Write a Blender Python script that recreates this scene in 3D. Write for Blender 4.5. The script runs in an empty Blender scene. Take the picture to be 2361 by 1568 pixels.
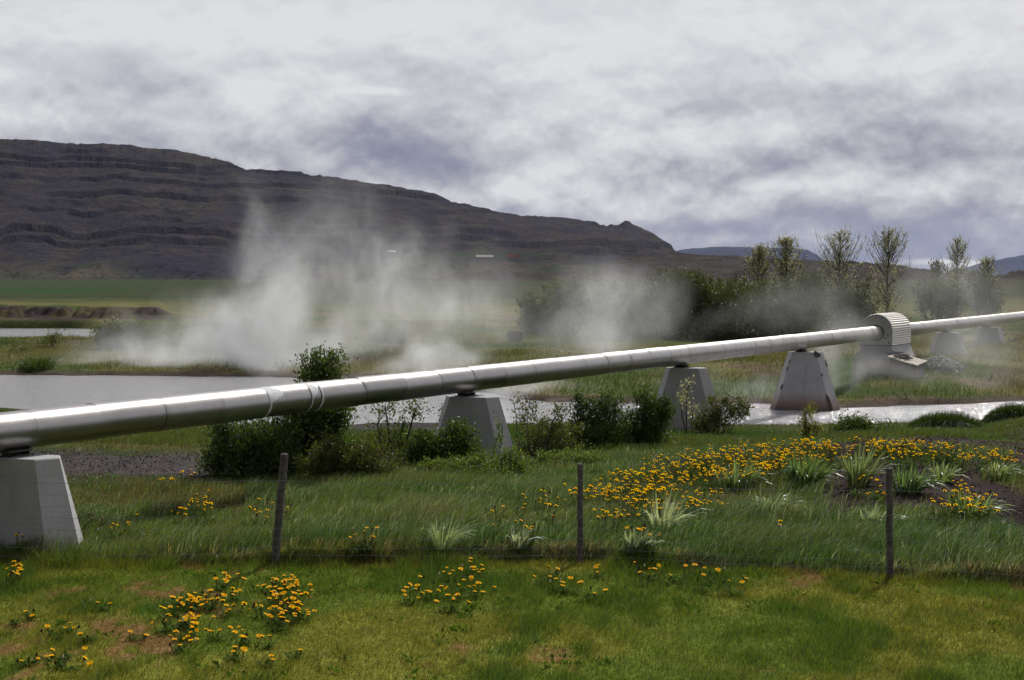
import bpy, math, random
import numpy as np
from mathutils import Vector

# ------------------------------------------------------------------ camera, world, sun, exposure
S = bpy.context.scene
COL = S.collection
F, CX, CY, HOR = 3700.0, 1180.5, 784.0, 647.0      # focal length and centre of the photograph's 2361 x 1568 grid
CAMZ = 3.1
PITCH = math.atan((CY - HOR) / F)
cam = bpy.data.cameras.new('camera'); camo = bpy.data.objects.new('camera', cam); COL.objects.link(camo)
cam.sensor_width = 36; cam.lens = 36 * F / 2361; cam.clip_start = .1; cam.clip_end = 60000
camo.location = (0, 0, CAMZ); camo.rotation_euler = (math.pi / 2 - PITCH, 0, 0)
S.camera = camo
SUN_EL, SUN_AZ = math.radians(43), math.radians(24)    # azimuth to the right of the view direction
sl = bpy.data.lights.new('sun', 'SUN'); so = bpy.data.objects.new('sun', sl); COL.objects.link(so)
sl.energy = 4.0; sl.angle = math.radians(1.6); sl.color = (1, .955, .89)
SUND = Vector((math.sin(SUN_AZ) * math.cos(SUN_EL), math.cos(SUN_AZ) * math.cos(SUN_EL), math.sin(SUN_EL)))
so.rotation_euler = SUND.to_track_quat('Z', 'Y').to_euler()
S.view_settings.view_transform = 'Standard'; S.view_settings.look = 'None'
S.view_settings.exposure = 0; S.view_settings.gamma = 1
cy = S.cycles
cy.use_denoising = True; cy.max_bounces = 6; cy.diffuse_bounces = 3; cy.glossy_bounces = 3
cy.transmission_bounces = 4; cy.volume_bounces = 1; cy.transparent_max_bounces = 64
cy.volume_max_steps = 256; cy.adaptive_threshold = .05; cy.sample_clamp_indirect = 4; cy.caustics_reflective = False; cy.caustics_refractive = False


class NT:
    """small helper to write node trees"""
    def __init__(self, tree): self.t = tree; tree.nodes.clear()
    def n(self, typ, **kw):
        nd = self.t.nodes.new(typ)
        for k, v in kw.items():
            if k == 'i':
                for kk, vv in v.items(): self.set(nd, kk, vv)
            else: setattr(nd, k, v)
        return nd
    def set(self, nd, key, v):
        s = nd.inputs[key]
        if isinstance(v, bpy.types.NodeSocket): self.t.links.new(v, s)
        else: s.default_value = v
    def math(self, op, a, b=0.0, c=None, clamp=False):
        nd = self.t.nodes.new('ShaderNodeMath'); nd.operation = op; nd.use_clamp = clamp
        self.set(nd, 0, a); self.set(nd, 1, b)
        if c is not None: self.set(nd, 2, c)
        return nd.outputs[0]
    def vm(self, op, a, b=None, out=0):
        nd = self.t.nodes.new('ShaderNodeVectorMath'); nd.operation = op
        self.set(nd, 0, a)
        if b is not None:
            if op == 'SCALE': self.set(nd, 'Scale', b)
            else: self.set(nd, 1, b)
        return nd.outputs['Value'] if op in ('LENGTH', 'DOT_PRODUCT', 'DISTANCE') else nd.outputs[0]
    def comb(self, x, y, z=0.0):
        nd = self.t.nodes.new('ShaderNodeCombineXYZ')
        self.set(nd, 0, x); self.set(nd, 1, y); self.set(nd, 2, z); return nd.outputs[0]
    def noise(self, vec, scale, detail=4, rough=.55, dist=0.0, color=False):
        nd = self.n('ShaderNodeTexNoise', i={'Vector': vec, 'Scale': scale, 'Detail': detail, 'Roughness': rough, 'Distortion': dist})
        return nd.outputs['Color' if color else 'Fac']
    def ramp(self, fac, stops):
        nd = self.t.nodes.new('ShaderNodeValToRGB'); self.set(nd, 0, fac)
        cr = nd.color_ramp
        while len(cr.elements) < len(stops): cr.elements.new(.5)
        for e, (p, c) in zip(cr.elements, stops):
            e.position = p; e.color = (*c, 1) if len(c) == 3 else c
        return nd.outputs[0]
    def mix(self, fac, a, b, mode='MIX'):
        nd = self.t.nodes.new('ShaderNodeMix'); nd.data_type = 'RGBA'; nd.blend_type = mode
        self.set(nd, 0, fac)
        for k, v in ((6, a), (7, b)):
            self.set(nd, k, (*v, 1) if isinstance(v, tuple) and len(v) == 3 else v)
        return nd.outputs[2]


def paz(px): return (px - CX) / F
def pel(py): return (HOR - py) / F


W = bpy.data.worlds.new('World'); S.world = W; W.use_nodes = True
w = NT(W.node_tree)
tc = w.n('ShaderNodeTexCoord').outputs['Generated']
sep = w.n('ShaderNodeSeparateXYZ', i={0: tc})
az = w.math('ARCTAN2', sep.outputs[0], sep.outputs[1]); el = w.math('ARCSINE', sep.outputs[2])
ael = w.comb(az, el)
# cloud puffs warped by a slower noise; the lower one looks, the smaller and darker the puffs
warp = w.vm('SCALE', w.vm('SUBTRACT', w.noise(w.vm('MULTIPLY', ael, (8, 12, 1)), 1.0, 4, color=True), (.5, .5, .5)), .036)
wael = w.vm('ADD', ael, w.vm('MULTIPLY', warp, (1, .6, 0)))
def puffs(off, sc, seed, det):
    return w.noise(w.vm('MULTIPLY', w.vm('ADD', wael, (seed, seed * .7, 0) if off is None else (seed, seed * .7 + off, 0)), sc), 1.0, det, .56)
p1, p1u = puffs(None, (10, 14, 1), 2.3, 9), puffs(.013, (10, 14, 1), 2.3, 9)
p2, p2u = puffs(None, (30, 42, 1), 5.1, 8), puffs(.005, (30, 42, 1), 5.1, 8)
low = w.n('ShaderNodeMapRange', i={0: el, 1: .165, 2: .06, 3: .30, 4: 1.0}).outputs[0]
tex = w.math('ADD', w.math('MULTIPLY_ADD', p1, 1.15, -.575), w.math('MULTIPLY_ADD', p2, .95, -.475))
emb = w.math('ADD', w.math('MULTIPLY', w.math('SUBTRACT', p1u, p1), 1.0), w.math('MULTIPLY', w.math('SUBTRACT', p2u, p2), .7))
cover = w.math('MULTIPLY', w.math('SUBTRACT', tex, emb), low)
elb = w.n('ShaderNodeMapRange', i={0: el, 1: 0.0, 2: .14, 3: .50, 4: .90}).outputs[0]
cover = w.math('ADD', cover, elb)
BLOBS = [  # (x, y, half width, half height, amount) of cloud masses in the photograph's grid
    (930, 350, 170, 58, -.55), (1010, 395, 120, 30, -.25), (840, 300, 90, 40, -.15), (500, 350, 240, 50, -.26), (250, 240, 200, 40, -.12), (80, 150, 160, 30, -.12), (330, 200, 200, 40, -.08),
    (1700, 395, 240, 45, -.22), (1830, 250, 190, 45, -.26), (1480, 300, 90, 25, -.1), (2050, 370, 160, 35, -.16), (1620, 260, 80, 40, -.12), (2200, 340, 200, 60, -.1), (2050, 555, 500, 45, -.22), (1700, 500, 250, 35, -.12),
    (862, 217, 70, 8, .35), (600, 213, 60, 10, .2), (1130, 440, 130, 26, .36), (90, 285, 220, 40, .2), (1450, 300, 160, 50, .12), (1930, 445, 220, 25, .2),
    (2150, 610, 120, 9, .85), (1640, 480, 80, 18, .2), (1000, 70, 1000, 90, .08), (250, 90, 400, 80, .08), (1720, 545, 140, 12, .2), (760, 375, 40, 22, .25),
]
for bx, by, rx, ry, am in BLOBS:
    v = w.vm('MULTIPLY', w.vm('SUBTRACT', wael, (paz(bx), pel(by), 0)), (F / rx, F / ry, 0))
    l2 = w.vm('DOT_PRODUCT', v, v)
    cover = w.math('ADD', cover, w.math('MULTIPLY', w.math('POWER', 2.718, w.math('MULTIPLY', l2, -1.0)), am))
ccol = w.ramp(w.math('MULTIPLY', cover, 1.0, clamp=True), [(0, (.19, .195, .285)), (.3, (.285, .285, .36)), (.55, (.445, .442, .49)), (.8, (.625, .62, .645)), (1, (.76, .755, .76))])
blue = w.math('MULTIPLY', w.n('ShaderNodeMapRange', interpolation_type='SMOOTHSTEP', i={0: el, 1: .055, 2: .012, 3: 0.0, 4: 1.0}).outputs[0], w.n('ShaderNodeMapRange', interpolation_type='SMOOTHSTEP', i={0: az, 1: .02, 2: .2, 3: 0.0, 4: .55}).outputs[0])
ccol = w.mix(w.math('MULTIPLY', blue, w.math('SUBTRACT', 1.0, cover, clamp=True)), ccol, (.24, .285, .43))
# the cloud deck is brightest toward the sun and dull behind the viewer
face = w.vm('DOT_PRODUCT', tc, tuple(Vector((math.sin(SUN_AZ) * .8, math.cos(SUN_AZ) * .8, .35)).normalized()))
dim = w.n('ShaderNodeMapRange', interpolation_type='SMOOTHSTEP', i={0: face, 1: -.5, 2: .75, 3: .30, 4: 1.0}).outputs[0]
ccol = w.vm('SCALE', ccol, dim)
sky = w.n('ShaderNodeTexSky', sky_type='NISHITA', sun_disc=False, sun_elevation=SUN_EL, sun_rotation=SUN_AZ)
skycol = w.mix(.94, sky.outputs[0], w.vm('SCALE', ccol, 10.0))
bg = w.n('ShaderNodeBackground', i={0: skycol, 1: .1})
w.t.links.new(bg.outputs[0], w.n('ShaderNodeOutputWorld').inputs[0])

# ------------------------------------------------------------------ helpers
RNG = np.random.default_rng(7)


def ray(px, py):
    xc, yc = (px - CX) / F, (CY - py) / F
    return np.array([xc, math.cos(PITCH) + yc * math.sin(PITCH), -math.sin(PITCH) + yc * math.cos(PITCH)])


def at(px, py, Y):
    d = ray(px, py); s = Y / d[1]
    return np.array([d[0] * s, Y, CAMZ + d[2] * s])


def u_of(px): return (px - CX) / F


def hash2(ix, iy, seed):
    h = (ix.astype(np.int64) * 374761393 + iy.astype(np.int64) * 668265263 + seed * 974711) & 0xffffffff
    h = ((h ^ (h >> 13)) * 1274126177) & 0xffffffff
    return ((h ^ (h >> 16)) & 0xffff) / 65535.0


def vnoise(x, y, seed=0):
    x = np.asarray(x, float); y = np.asarray(y, float)
    ix, iy = np.floor(x), np.floor(y); fx, fy = x - ix, y - iy
    fx = fx * fx * (3 - 2 * fx); fy = fy * fy * (3 - 2 * fy)
    a, b = hash2(ix, iy, seed), hash2(ix + 1, iy, seed)
    c, d = hash2(ix, iy + 1, seed), hash2(ix + 1, iy + 1, seed)
    return (a * (1 - fx) + b * fx) * (1 - fy) + (c * (1 - fx) + d * fx) * fy


def fbm(x, y, o=4, seed=0):
    r, a, t = 0, 1.0, 0
    for k in range(o):
        r = r + a * vnoise(np.asarray(x) * 2 ** k + 17.3 * k, np.asarray(y) * 2 ** k + 5.1 * k, seed + k); t += a; a *= .5
    return r / t


def sm(x, a=0.0, b=1.0):
    t = np.clip((np.asarray(x, float) - a) / (b - a), 0, 1); return t * t * (3 - 2 * t)


def lerp(a, b, t): return a + (b - a) * t


class MB:
    """collects pieces and links them as ONE mesh object"""
    def __init__(self): self.v, self.f, self.m, self.c, self.n = [], [], [], [], 0
    def add(self, v, f, m=0, c=None):
        v = np.asarray(v, float).reshape(-1, 3); f = np.asarray(f, int)
        self.v.append(v); self.f.append(f + self.n); self.m.append(m); self.n += len(v)
        cc = np.ones((len(v), 4))
        if c is not None: cc[:, :3] = c
        self.c.append(cc); return self
    def build(self, name, mats, parent=None, smooth=False, origin=None):
        v = np.concatenate(self.v)
        if origin is not None: v = v - np.asarray(origin)
        me = bpy.data.meshes.new(name); me.vertices.add(len(v)); me.vertices.foreach_set('co', v.ravel())
        idx = np.concatenate([f.ravel() for f in self.f]).astype(np.int32)
        tot = np.concatenate([np.full(len(f), f.shape[1]) for f in self.f]).astype(np.int32)
        st = np.concatenate([[0], np.cumsum(tot)[:-1]]).astype(np.int32)
        mi = np.concatenate([np.full(len(f), m) for f, m in zip(self.f, self.m)]).astype(np.int32)
        me.loops.add(len(idx)); me.loops.foreach_set('vertex_index', idx)
        me.polygons.add(len(tot)); me.polygons.foreach_set('loop_start', st); me.polygons.foreach_set('loop_total', tot)
        me.polygons.foreach_set('material_index', mi); me.polygons.foreach_set('use_smooth', np.full(len(tot), smooth))
        a = me.attributes.new('Col', 'FLOAT_COLOR', 'POINT'); a.data.foreach_set('color', np.concatenate(self.c).ravel())
        for m in (mats if isinstance(mats, (list, tuple)) else [mats]): me.materials.append(m)
        me.update(calc_edges=True); me.validate()
        o = bpy.data.objects.new(name, me); COL.objects.link(o)
        if origin is not None and parent is None: o.location = origin
        if parent is not None: o.parent = parent
        return o


def tag(o, label=None, cat=None, group=None, kind=None):
    for k, v in (('label', label), ('category', cat), ('group', group), ('kind', kind)):
        if v: o[k] = v
    return o


def thing(name, loc, label, cat, group=None, rz=0.0):
    o = bpy.data.objects.new(name, None); COL.objects.link(o); o.location = loc; o.rotation_euler = (0, 0, rz)
    o.empty_display_size = .2
    return tag(o, label, cat, group)


def tube(P, R, n=6, cap=True):
    P = np.asarray(P, float); R = np.broadcast_to(np.asarray(R, float), (len(P),))
    T = np.gradient(P, axis=0); T /= np.linalg.norm(T, axis=1, keepdims=True) + 1e-9
    ref = np.array([0, 0, 1.0]) if abs(T[0, 2]) < .9 else np.array([1.0, 0, 0])
    A = np.cross(T, ref); A /= np.linalg.norm(A, axis=1, keepdims=True) + 1e-9
    B = np.cross(A, T)
    th = np.arange(n) * 2 * math.pi / n
    v = P[:, None] + R[:, None, None] * (A[:, None] * np.cos(th)[None, :, None] + B[:, None] * np.sin(th)[None, :, None])
    k = len(P); i = np.arange(k - 1)[:, None] * n; j = np.arange(n)[None]; j2 = (j + 1) % n
    f = np.stack([i + j, i + n + j, i + n + j2, i + j2], -1).reshape(-1, 4)
    return v.reshape(-1, 3), f


def box(c, s, rz=0.0):
    sx, sy, sz = s; v = np.array([(x, y, z) for x in (-.5, .5) for y in (-.5, .5) for z in (-.5, .5)]) * (sx, sy, sz)
    cr, sr = math.cos(rz), math.sin(rz)
    v = np.stack([v[:, 0] * cr - v[:, 1] * sr, v[:, 0] * sr + v[:, 1] * cr, v[:, 2]], 1) + np.asarray(c)
    f = np.array([(0, 1, 3, 2), (4, 6, 7, 5), (0, 4, 5, 1), (2, 3, 7, 6), (0, 2, 6, 4), (1, 5, 7, 3)])
    return v, f


def loft(rings, cap=True):
    """rings: list of (n,3) arrays joined by quads, optional flat caps as fans"""
    n = len(rings[0]); v = np.concatenate(rings); fs = []
    for k in range(len(rings) - 1):
        j = np.arange(n); j2 = (j + 1) % n
        fs.append(np.stack([k * n + j, k * n + j2, (k + 1) * n + j2, (k + 1) * n + j], 1))
    return v, np.concatenate(fs)


# ------------------------------------------------------------------ materials
def mat(name):
    m = bpy.data.materials.new(name); m.use_nodes = True
    return m, NT(m.node_tree)


def finish(m, t, bsdf, vol=None):
    out = t.n('ShaderNodeOutputMaterial')
    if bsdf is not None: t.t.links.new(bsdf, out.inputs[0])
    if vol is not None: t.t.links.new(vol, out.inputs[1])
    return m


def m_plain(name, colA, colB, scale=4, rough=.85, bump=.0, bscale=30, metal=0.0, spec=.3, detail=5):
    m, t = mat(name); co = t.n('ShaderNodeTexCoord').outputs['Object']
    c = t.mix(t.ramp(t.noise(co, scale, detail, .6), [(.35, (0, 0, 0)), (.65, (1, 1, 1))]), colA, colB)
    b = t.n('ShaderNodeBsdfPrincipled', i={'Base Color': c, 'Roughness': rough, 'Metallic': metal, 'Specular IOR Level': spec})
    if bump: t.set(b, 'Normal', t.n('ShaderNodeBump', i={'Strength': bump, 'Distance': .02, 'Height': t.noise(co, bscale, 4)}).outputs[0])
    return finish(m, t, b.outputs[0])


def m_leaf(name, trans=.4, rough=.45, spec=.35, var=.35):
    m, t = mat(name); a = t.n('ShaderNodeAttribute', attribute_name='Col').outputs['Color']
    b = t.n('ShaderNodeBsdfPrincipled', i={'Base Color': a, 'Roughness': rough, 'Specular IOR Level': spec})
    tr = t.n('ShaderNodeBsdfTranslucent', i={'Color': t.mix(1.0, a, (1.25, 1.25, .6), 'MULTIPLY')})
    mx = t.n('ShaderNodeMixShader', i={0: trans, 1: b.outputs[0], 2: tr.outputs[0]})
    return finish(m, t, mx.outputs[0])


def m_attr(name, rough=.95, noise=((18, .45), (90, .3), (2.3, .25), (.3, .25)), bump=.4, bscale=60, bdist=.03, spec=.03):
    """base colour from the Col attribute, broken up by noise grains in metres"""
    m, t = mat(name); a = t.n('ShaderNodeAttribute', attribute_name='Col').outputs['Color']
    co = t.n('ShaderNodeNewGeometry').outputs['Position']; c = a
    for sc, am in noise:
        g = t.noise(co, sc, 3, .6)
        c = t.mix(1.0, c, t.ramp(g, [(.3, (1 - am,) * 3), (.7, (1 + am,) * 3)]), 'MULTIPLY')
    b = t.n('ShaderNodeBsdfPrincipled', i={'Base Color': c, 'Roughness': rough, 'Specular IOR Level': spec})
    t.set(b, 'Normal', t.n('ShaderNodeBump', i={'Strength': bump, 'Distance': bdist, 'Height': t.noise(co, bscale, 4, .65)}).outputs[0])
    return finish(m, t, b.outputs[0])


M_ground = m_attr('earth and turf')
M_hill = m_attr('moorland and basalt', noise=((.3, .35), (.09, .45), (.02, .25)), bump=.8, bscale=.15, bdist=6.0)
M_far = m_attr('distant mountain', noise=((.004, .2),), bump=.0)
M_leaf = m_leaf('leaves'); M_grass = m_leaf('grass blades', .38, .42, .35); M_petal = m_leaf('dandelion petals', .5, .6, .1); M_herb = m_leaf('dandelion leaves', .35, .8, .04)
M_bark = m_plain('bark', (.05, .04, .032), (.09, .075, .06), 12, .9, .5, 60)
M_conc = None


def m_concrete():
    m, t = mat('concrete'); co = t.n('ShaderNodeTexCoord').outputs['Object']
    base = t.mix(t.ramp(t.noise(co, 1.6, 5, .6), [(.35, (0, 0, 0)), (.7, (1, 1, 1))]), (.34, .337, .35), (.42, .412, .42))
    base = t.mix(1.0, base, t.ramp(t.noise(co, 45, 4, .7), [(.25, (.82, .82, .82)), (.75, (1.12, 1.12, 1.12))]), 'MULTIPLY')
    st = t.noise(t.vm('MULTIPLY', co, (9, 9, .7)), 1.0, 4, .6)      # run marks down the faces
    base = t.mix(t.ramp(st, [(.56, (0, 0, 0)), (.75, (.35, .35, .35))]), base, (.16, .15, .145))
    zz = t.n('ShaderNodeSeparateXYZ', i={0: co}).outputs[2]
    ln = t.math('LESS_THAN', t.math('FRACT', t.math('ADD', t.math('DIVIDE', zz, .52), .3)), .022)
    base = t.mix(t.math('MULTIPLY', ln, .18), base, (.15, .145, .14))
    a = t.n('ShaderNodeAttribute', attribute_name='Col').outputs['Color']
    base = t.mix(1.0, base, a, 'MULTIPLY')
    b = t.n('ShaderNodeBsdfPrincipled', i={'Base Color': base, 'Roughness': .85, 'Specular IOR Level': .25})
    t.set(b, 'Normal', t.n('ShaderNodeBump', i={'Strength': .35, 'Distance': .006, 'Height': t.noise(co, 70, 5, .65)}).outputs[0])
    return finish(m, t, b.outputs[0])


M_conc = m_concrete()


def m_pipe():
    m, t = mat('aluminium cladding'); co = t.n('ShaderNodeTexCoord').outputs['Object']
    a = t.n('ShaderNodeAttribute', attribute_name='Col').outputs['Color']
    sc = t.noise(t.vm('MULTIPLY', co, (3, 3, 22)), 1.0, 4, .6)
    aged = t.n('ShaderNodeMapRange', i={0: t.n('ShaderNodeSeparateColor', i={0: a}).outputs[0], 1: .35, 2: .45, 3: 0.0, 4: 1.0}).outputs[0]
    smear = t.ramp(t.noise(t.vm('MULTIPLY', co, (7, 7, 1.2)), 1.0, 5, .65), [(.50, (0, 0, 0)), (.72, (.6, .6, .6))])      # dirt running round the dull sheets
    c = t.mix(t.math('MULTIPLY', aged, smear), a, (.22, .205, .20))
    c = t.mix(1.0, c, t.ramp(t.noise(co, 5, 5, .65), [(.3, (.9, .895, .89)), (.62, (1.03, 1.02, 1.01))]), 'MULTIPLY')
    c = t.mix(t.ramp(sc, [(.6, (0, 0, 0)), (.8, (.3, .3, .3))]), c, (.27, .255, .26))
    age = t.n('ShaderNodeMapRange', i={0: t.n('ShaderNodeSeparateColor', i={0: a}).outputs[0], 1: .33, 2: .46, 3: .33, 4: .46}).outputs[0]
    r = t.math('ADD', age, t.math('MULTIPLY_ADD', t.noise(co, 2.4, 4), .16, -.08))
    b = t.n('ShaderNodeBsdfPrincipled', i={'Base Color': c, 'Metallic': 1.0, 'Roughness': r})
    t.set(b, 'Normal', t.n('ShaderNodeBump', i={'Strength': .06, 'Distance': .02, 'Height': t.noise(co, 2.2, 2)}).outputs[0])
    return finish(m, t, b.outputs[0])


M_pipe = m_pipe()
M_seam = m_plain('dark seam', (.09, .085, .085), (.2, .185, .18), 8, .6, metal=.5)
M_sealant = m_plain('pale sealant', (.5, .51, .54), (.62, .63, .65), 9, .7, .2, 40)
M_steel = m_plain('dark bearing steel', (.06, .055, .055), (.12, .1, .09), 20, .6, .2, 80, .6)
M_corr = m_plain('corrugated sheet', (.60, .575, .53), (.70, .68, .64), 5, .5, .0, metal=.25, spec=.4)
M_panel = m_plain('grey end sheet', (.33, .315, .305), (.41, .395, .38), 3, .7, .1, 40)
M_board = m_plain('weathered board', (.34, .29, .24), (.48, .43, .37), 6, .85, .4, 40)
M_wood = m_plain('weathered timber', (.075, .066, .066), (.15, .132, .13), 14, .9, .6, 70)
M_wire = m_plain('galvanised wire', (.16, .16, .165), (.28, .28, .29), 20, .5, metal=.6)
M_stone = m_plain('pale stones', (.16, .18, .155), (.32, .34, .31), 9, .9, .5, 30)
M_white = m_plain('white wall', (.3, .3, .3), (.36, .36, .36), .3, .7)
M_redroof = m_plain('red roof', (.2, .075, .062), (.26, .1, .085), .4, .7)
M_pinkroof = m_plain('faded pink roof', (.22, .175, .17), (.27, .22, .21), .4, .7)
M_glass = m_plain('dark window glass', (.03, .03, .04), (.05, .05, .06), .4, .2)
M_film = m_plain('white bale film', (.42, .43, .44), (.5, .51, .52), .6, .4)
M_bale = m_plain('dark peat', (.05, .035, .03), (.09, .065, .05), 5, .95, .6, 20)


def m_water():
    m, t = mat('river water'); co = t.n('ShaderNodeNewGeometry').outputs['Position']
    h1 = t.noise(t.vm('MULTIPLY', co, (1.0, 1.2, 1)), 1.5, 6, .62, .3); h2 = t.noise(t.vm('MULTIPLY', co, (1, 1.7, 1)), 9, 3, .6)
    h = t.math('ADD', h1, t.math('MULTIPLY', h2, .5))
    b = t.n('ShaderNodeBsdfPrincipled', i={'Base Color': (.38, .38, .40, 1), 'Roughness': .08, 'IOR': 1.33, 'Specular IOR Level': .8})
    t.set(b, 'Normal', t.n('ShaderNodeBump', i={'Strength': .6, 'Distance': .14, 'Height': h}).outputs[0])
    return finish(m, t, b.outputs[0])


M_water = m_water()

# ------------------------------------------------------------------ the ground: one sheet from behind the camera to the horizon
ZW = -.53
_near = np.array([(-900, 48), (-400, 46), (0, 45), (250, 42.2), (480, 39.9), (790, 39.1), (850, 40), (1040, 40), (1500, 39.7), (1714, 39.4), (1844, 39.1), (2087, 40.2), (2265, 40.6), (2361, 43.2), (2500, 43.8), (2800, 44), (3400, 44)])
_far = np.array([(-900, 60), (-400, 61), (0, 61.6), (300, 61), (550, 60.5), (860, 60), (960, 58), (1060, 54), (1130, 51.5), (1174, 50), (1260, 47.8), (1450, 47.4), (1600, 47.2), (1730, 47.5), (1850, 46), (1960, 45.6), (2150, 46.5), (2361, 48.5), (2800, 50), (3400, 51)])


def shore(x, y):
    u = x / np.maximum(y, 9); p = u * F + CX
    wob = (fbm(x * .9, y * .9, 3, 5) - .5) * 1.1
    return np.interp(p, _near[:, 0], _near[:, 1]) + wob, np.interp(p, _far[:, 0], _far[:, 1]) + wob, p


def fence_y(x): return np.where(x > .74, 17.43 - (x - .74) * .26, 17.43) + .05


def gz(x, y):
    x = np.asarray(x, float); y = np.asarray(y, float)
    yn, yf, p = shore(x, y)
    t = yn - y
    fe = y - fence_y(x) - (fbm(x * 1.3, y * 0 + 3, 3, 9) - .5) * .5
    st_ = .35 + .9 * sm(fbm(x * .55 + 2, y * 0, 3, 19), .35, .65); base = .12 * sm(fe, .05, .18) * (.4 + .6 * st_) - .035 * st_ * np.exp(-((fe + .05) / .16) ** 2)
    base = base + .22 * np.exp(-((x - 5.6) / 3.6) ** 2 - ((y - 25.5) / 3.8) ** 2) + .1 * np.exp(-((x - 9) / 3) ** 2 - ((y - 28) / 4) ** 2)
    base = base - .2 * np.exp(-((x - .4) / 3.2) ** 2 - ((y - 28.6) / 4.2) ** 2)
    base = base - .38 * np.exp(-((x - 6.5) / .45) ** 2 - ((y - 20.2) / 1.3) ** 2)
    base = base + (fbm(x * .8, y * .8, 4, 21) - .5) * .09 + (fbm(x * 4, y * 4, 2, 22) - .5) * .03
    near = -.42 + (base + .42) * sm(t, .4, 12)
    near = lerp(-.42, near, sm(t, 0, .5)) - .7 * (1 - sm(t, -.8, .35))
    tf = y - yf
    far = -1.1 + .62 * sm(tf, -.9, .25) + .12 * sm(tf, .2, .7) + (.42 * sm(tf, .4, 13) + .22 * sm(tf, .6, 5) * sm(p, 1880, 2000)) * (1 - sm(p, 560, 380) * (1 - sm(y, 118, 124)))
    far = far + (fbm(x * .25, y * .25, 4, 31) - .5) * (.36 - .2 * sm(p, 560, 380)) * sm(tf, .3, 6)
    # second arm of the river, beyond the island on the left
    e = 380 - 14 * np.abs(y - 108)
    arm = sm(p, e + 40, e - 40) * sm(y, 99, 101.5) * (1 - sm(y, 121, 122.5))
    pool = sm(p, 75, 40) * sm(y, 75, 76.2) * (1 - sm(y, 79.5, 80.5))
    far = far - (1.1 + far) * np.maximum(arm, pool)
    bank = .95 * sm(y + (fbm(x * .22, y * .0, 5, 41) - .5) * 9 + (fbm(x * .9, y * .5, 4, 43) - .5) * 7, 123.5, 127) * sm(p, 430, 350)
    bank = bank * (1 + .35 * (fbm(x * .35, y * .1, 4, 44) - .5) * sm(y, 124, 126) * (1 - sm(y, 132, 140)))
    bank = np.maximum(bank, 1.0 * sm(y, 95, 210))
    far = far + bank + .7 * sm(y, 150, 420) + 2.6 * np.clip((y - 400) / 1100, 0, 3)
    far = far + (fbm(x * .06, y * .06, 4, 51) - .5) * .55 * sm(y, 80, 140) * (1 - sm(y, 123, 150) * .4)
    z = np.where(y < (yn + yf) / 2, near, far)
    return z


def ground_hit(px, py, y0=10.0, y1=260.0):
    d = ray(px, py); Y = np.linspace(y0, y1, 6000); s = Y / d[1]
    dz = CAMZ + d[2] * s - gz(d[0] * s, Y)
    k = np.argmax(dz < 0) if (dz < 0).any() else len(Y) - 1
    return np.array([d[0] * s[k], Y[k], gz(d[0] * s[k], Y[k])])


LAWN = ((.102, .140, .02), (.172, .168, .03), (.056, .115, .018), (.18, .105, .045))


def lawn_n2(x, y): return .6 * fbm(x * 1.5 + 9, y * .8, 4, 62) + .4 * fbm(x * 5, y * 2.2, 4, 162)
def lawn_n3(x, y): return .62 * fbm(x * .9 + 4, y * .6, 3, 63) + .38 * fbm(x * 6, y * 3, 4, 165)


def lawn_col(x, y):
    n1 = fbm(x * .75, y * .5, 5, 61); n2 = lawn_n2(x, y); n3 = lawn_n3(x, y)
    c = np.empty(np.shape(x) + (3,)); c[:] = LAWN[0]
    k = sm(n1, .39, .58)[..., None]; c = lerp(c, np.array(LAWN[1]), k * .8)
    k = sm(n2, .5, .72)[..., None]; c = lerp(c, np.array(LAWN[2]), k * .85)
    k = (sm(n3, .575, .66) * sm(1 - n2, .42, .55))[..., None]; c = lerp(c, np.array(LAWN[3]), k * .9)
    return c


def bare(x, y):
    """0..1 where the soil of the mound, the gravel strip and the pit lie open"""
    p = x / np.maximum(y, 9) * F + CX
    mound = (1 - sm(p, 2420, 2700)) * sm(p, 1780, 1960) * sm(y, 19.2, 21) * (1 - sm(y, 30.5, 33)) * sm(fbm(x * .8, y * .5, 4, 71), .36, .5)
    m2 = sm(p, 1330, 1480) * sm(y, 20.5, 22) * (1 - sm(y, 27, 29)) * .55
    pit = np.exp(-((x - 6.5) / .42) ** 2 - ((y - 20.2) / 1.2) ** 2) * 1.8
    return np.clip(np.maximum(np.maximum(mound, m2), pit), 0, 1)


def gravel(x, y):
    p = x / np.maximum(y, 9) * F + CX
    wob = (fbm(x * .7, y * .7, 4, 81) - .5)
    g = sm(p + wob * 160, -300, 60) * (1 - sm(p + wob * 220, 430, 560)) * sm(y + wob * 2, 23.2, 24.6) * (1 - sm(y + wob * 2, 27.2, 28.6))
    yn, yf, _ = shore(x, y)
    g2 = sm(p, 780, 830) * (1 - sm(p, 1060, 1120)) * sm(y, yn - 4.5, yn - 3.2)
    return np.clip(np.maximum(g, g2), 0, 1)


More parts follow.
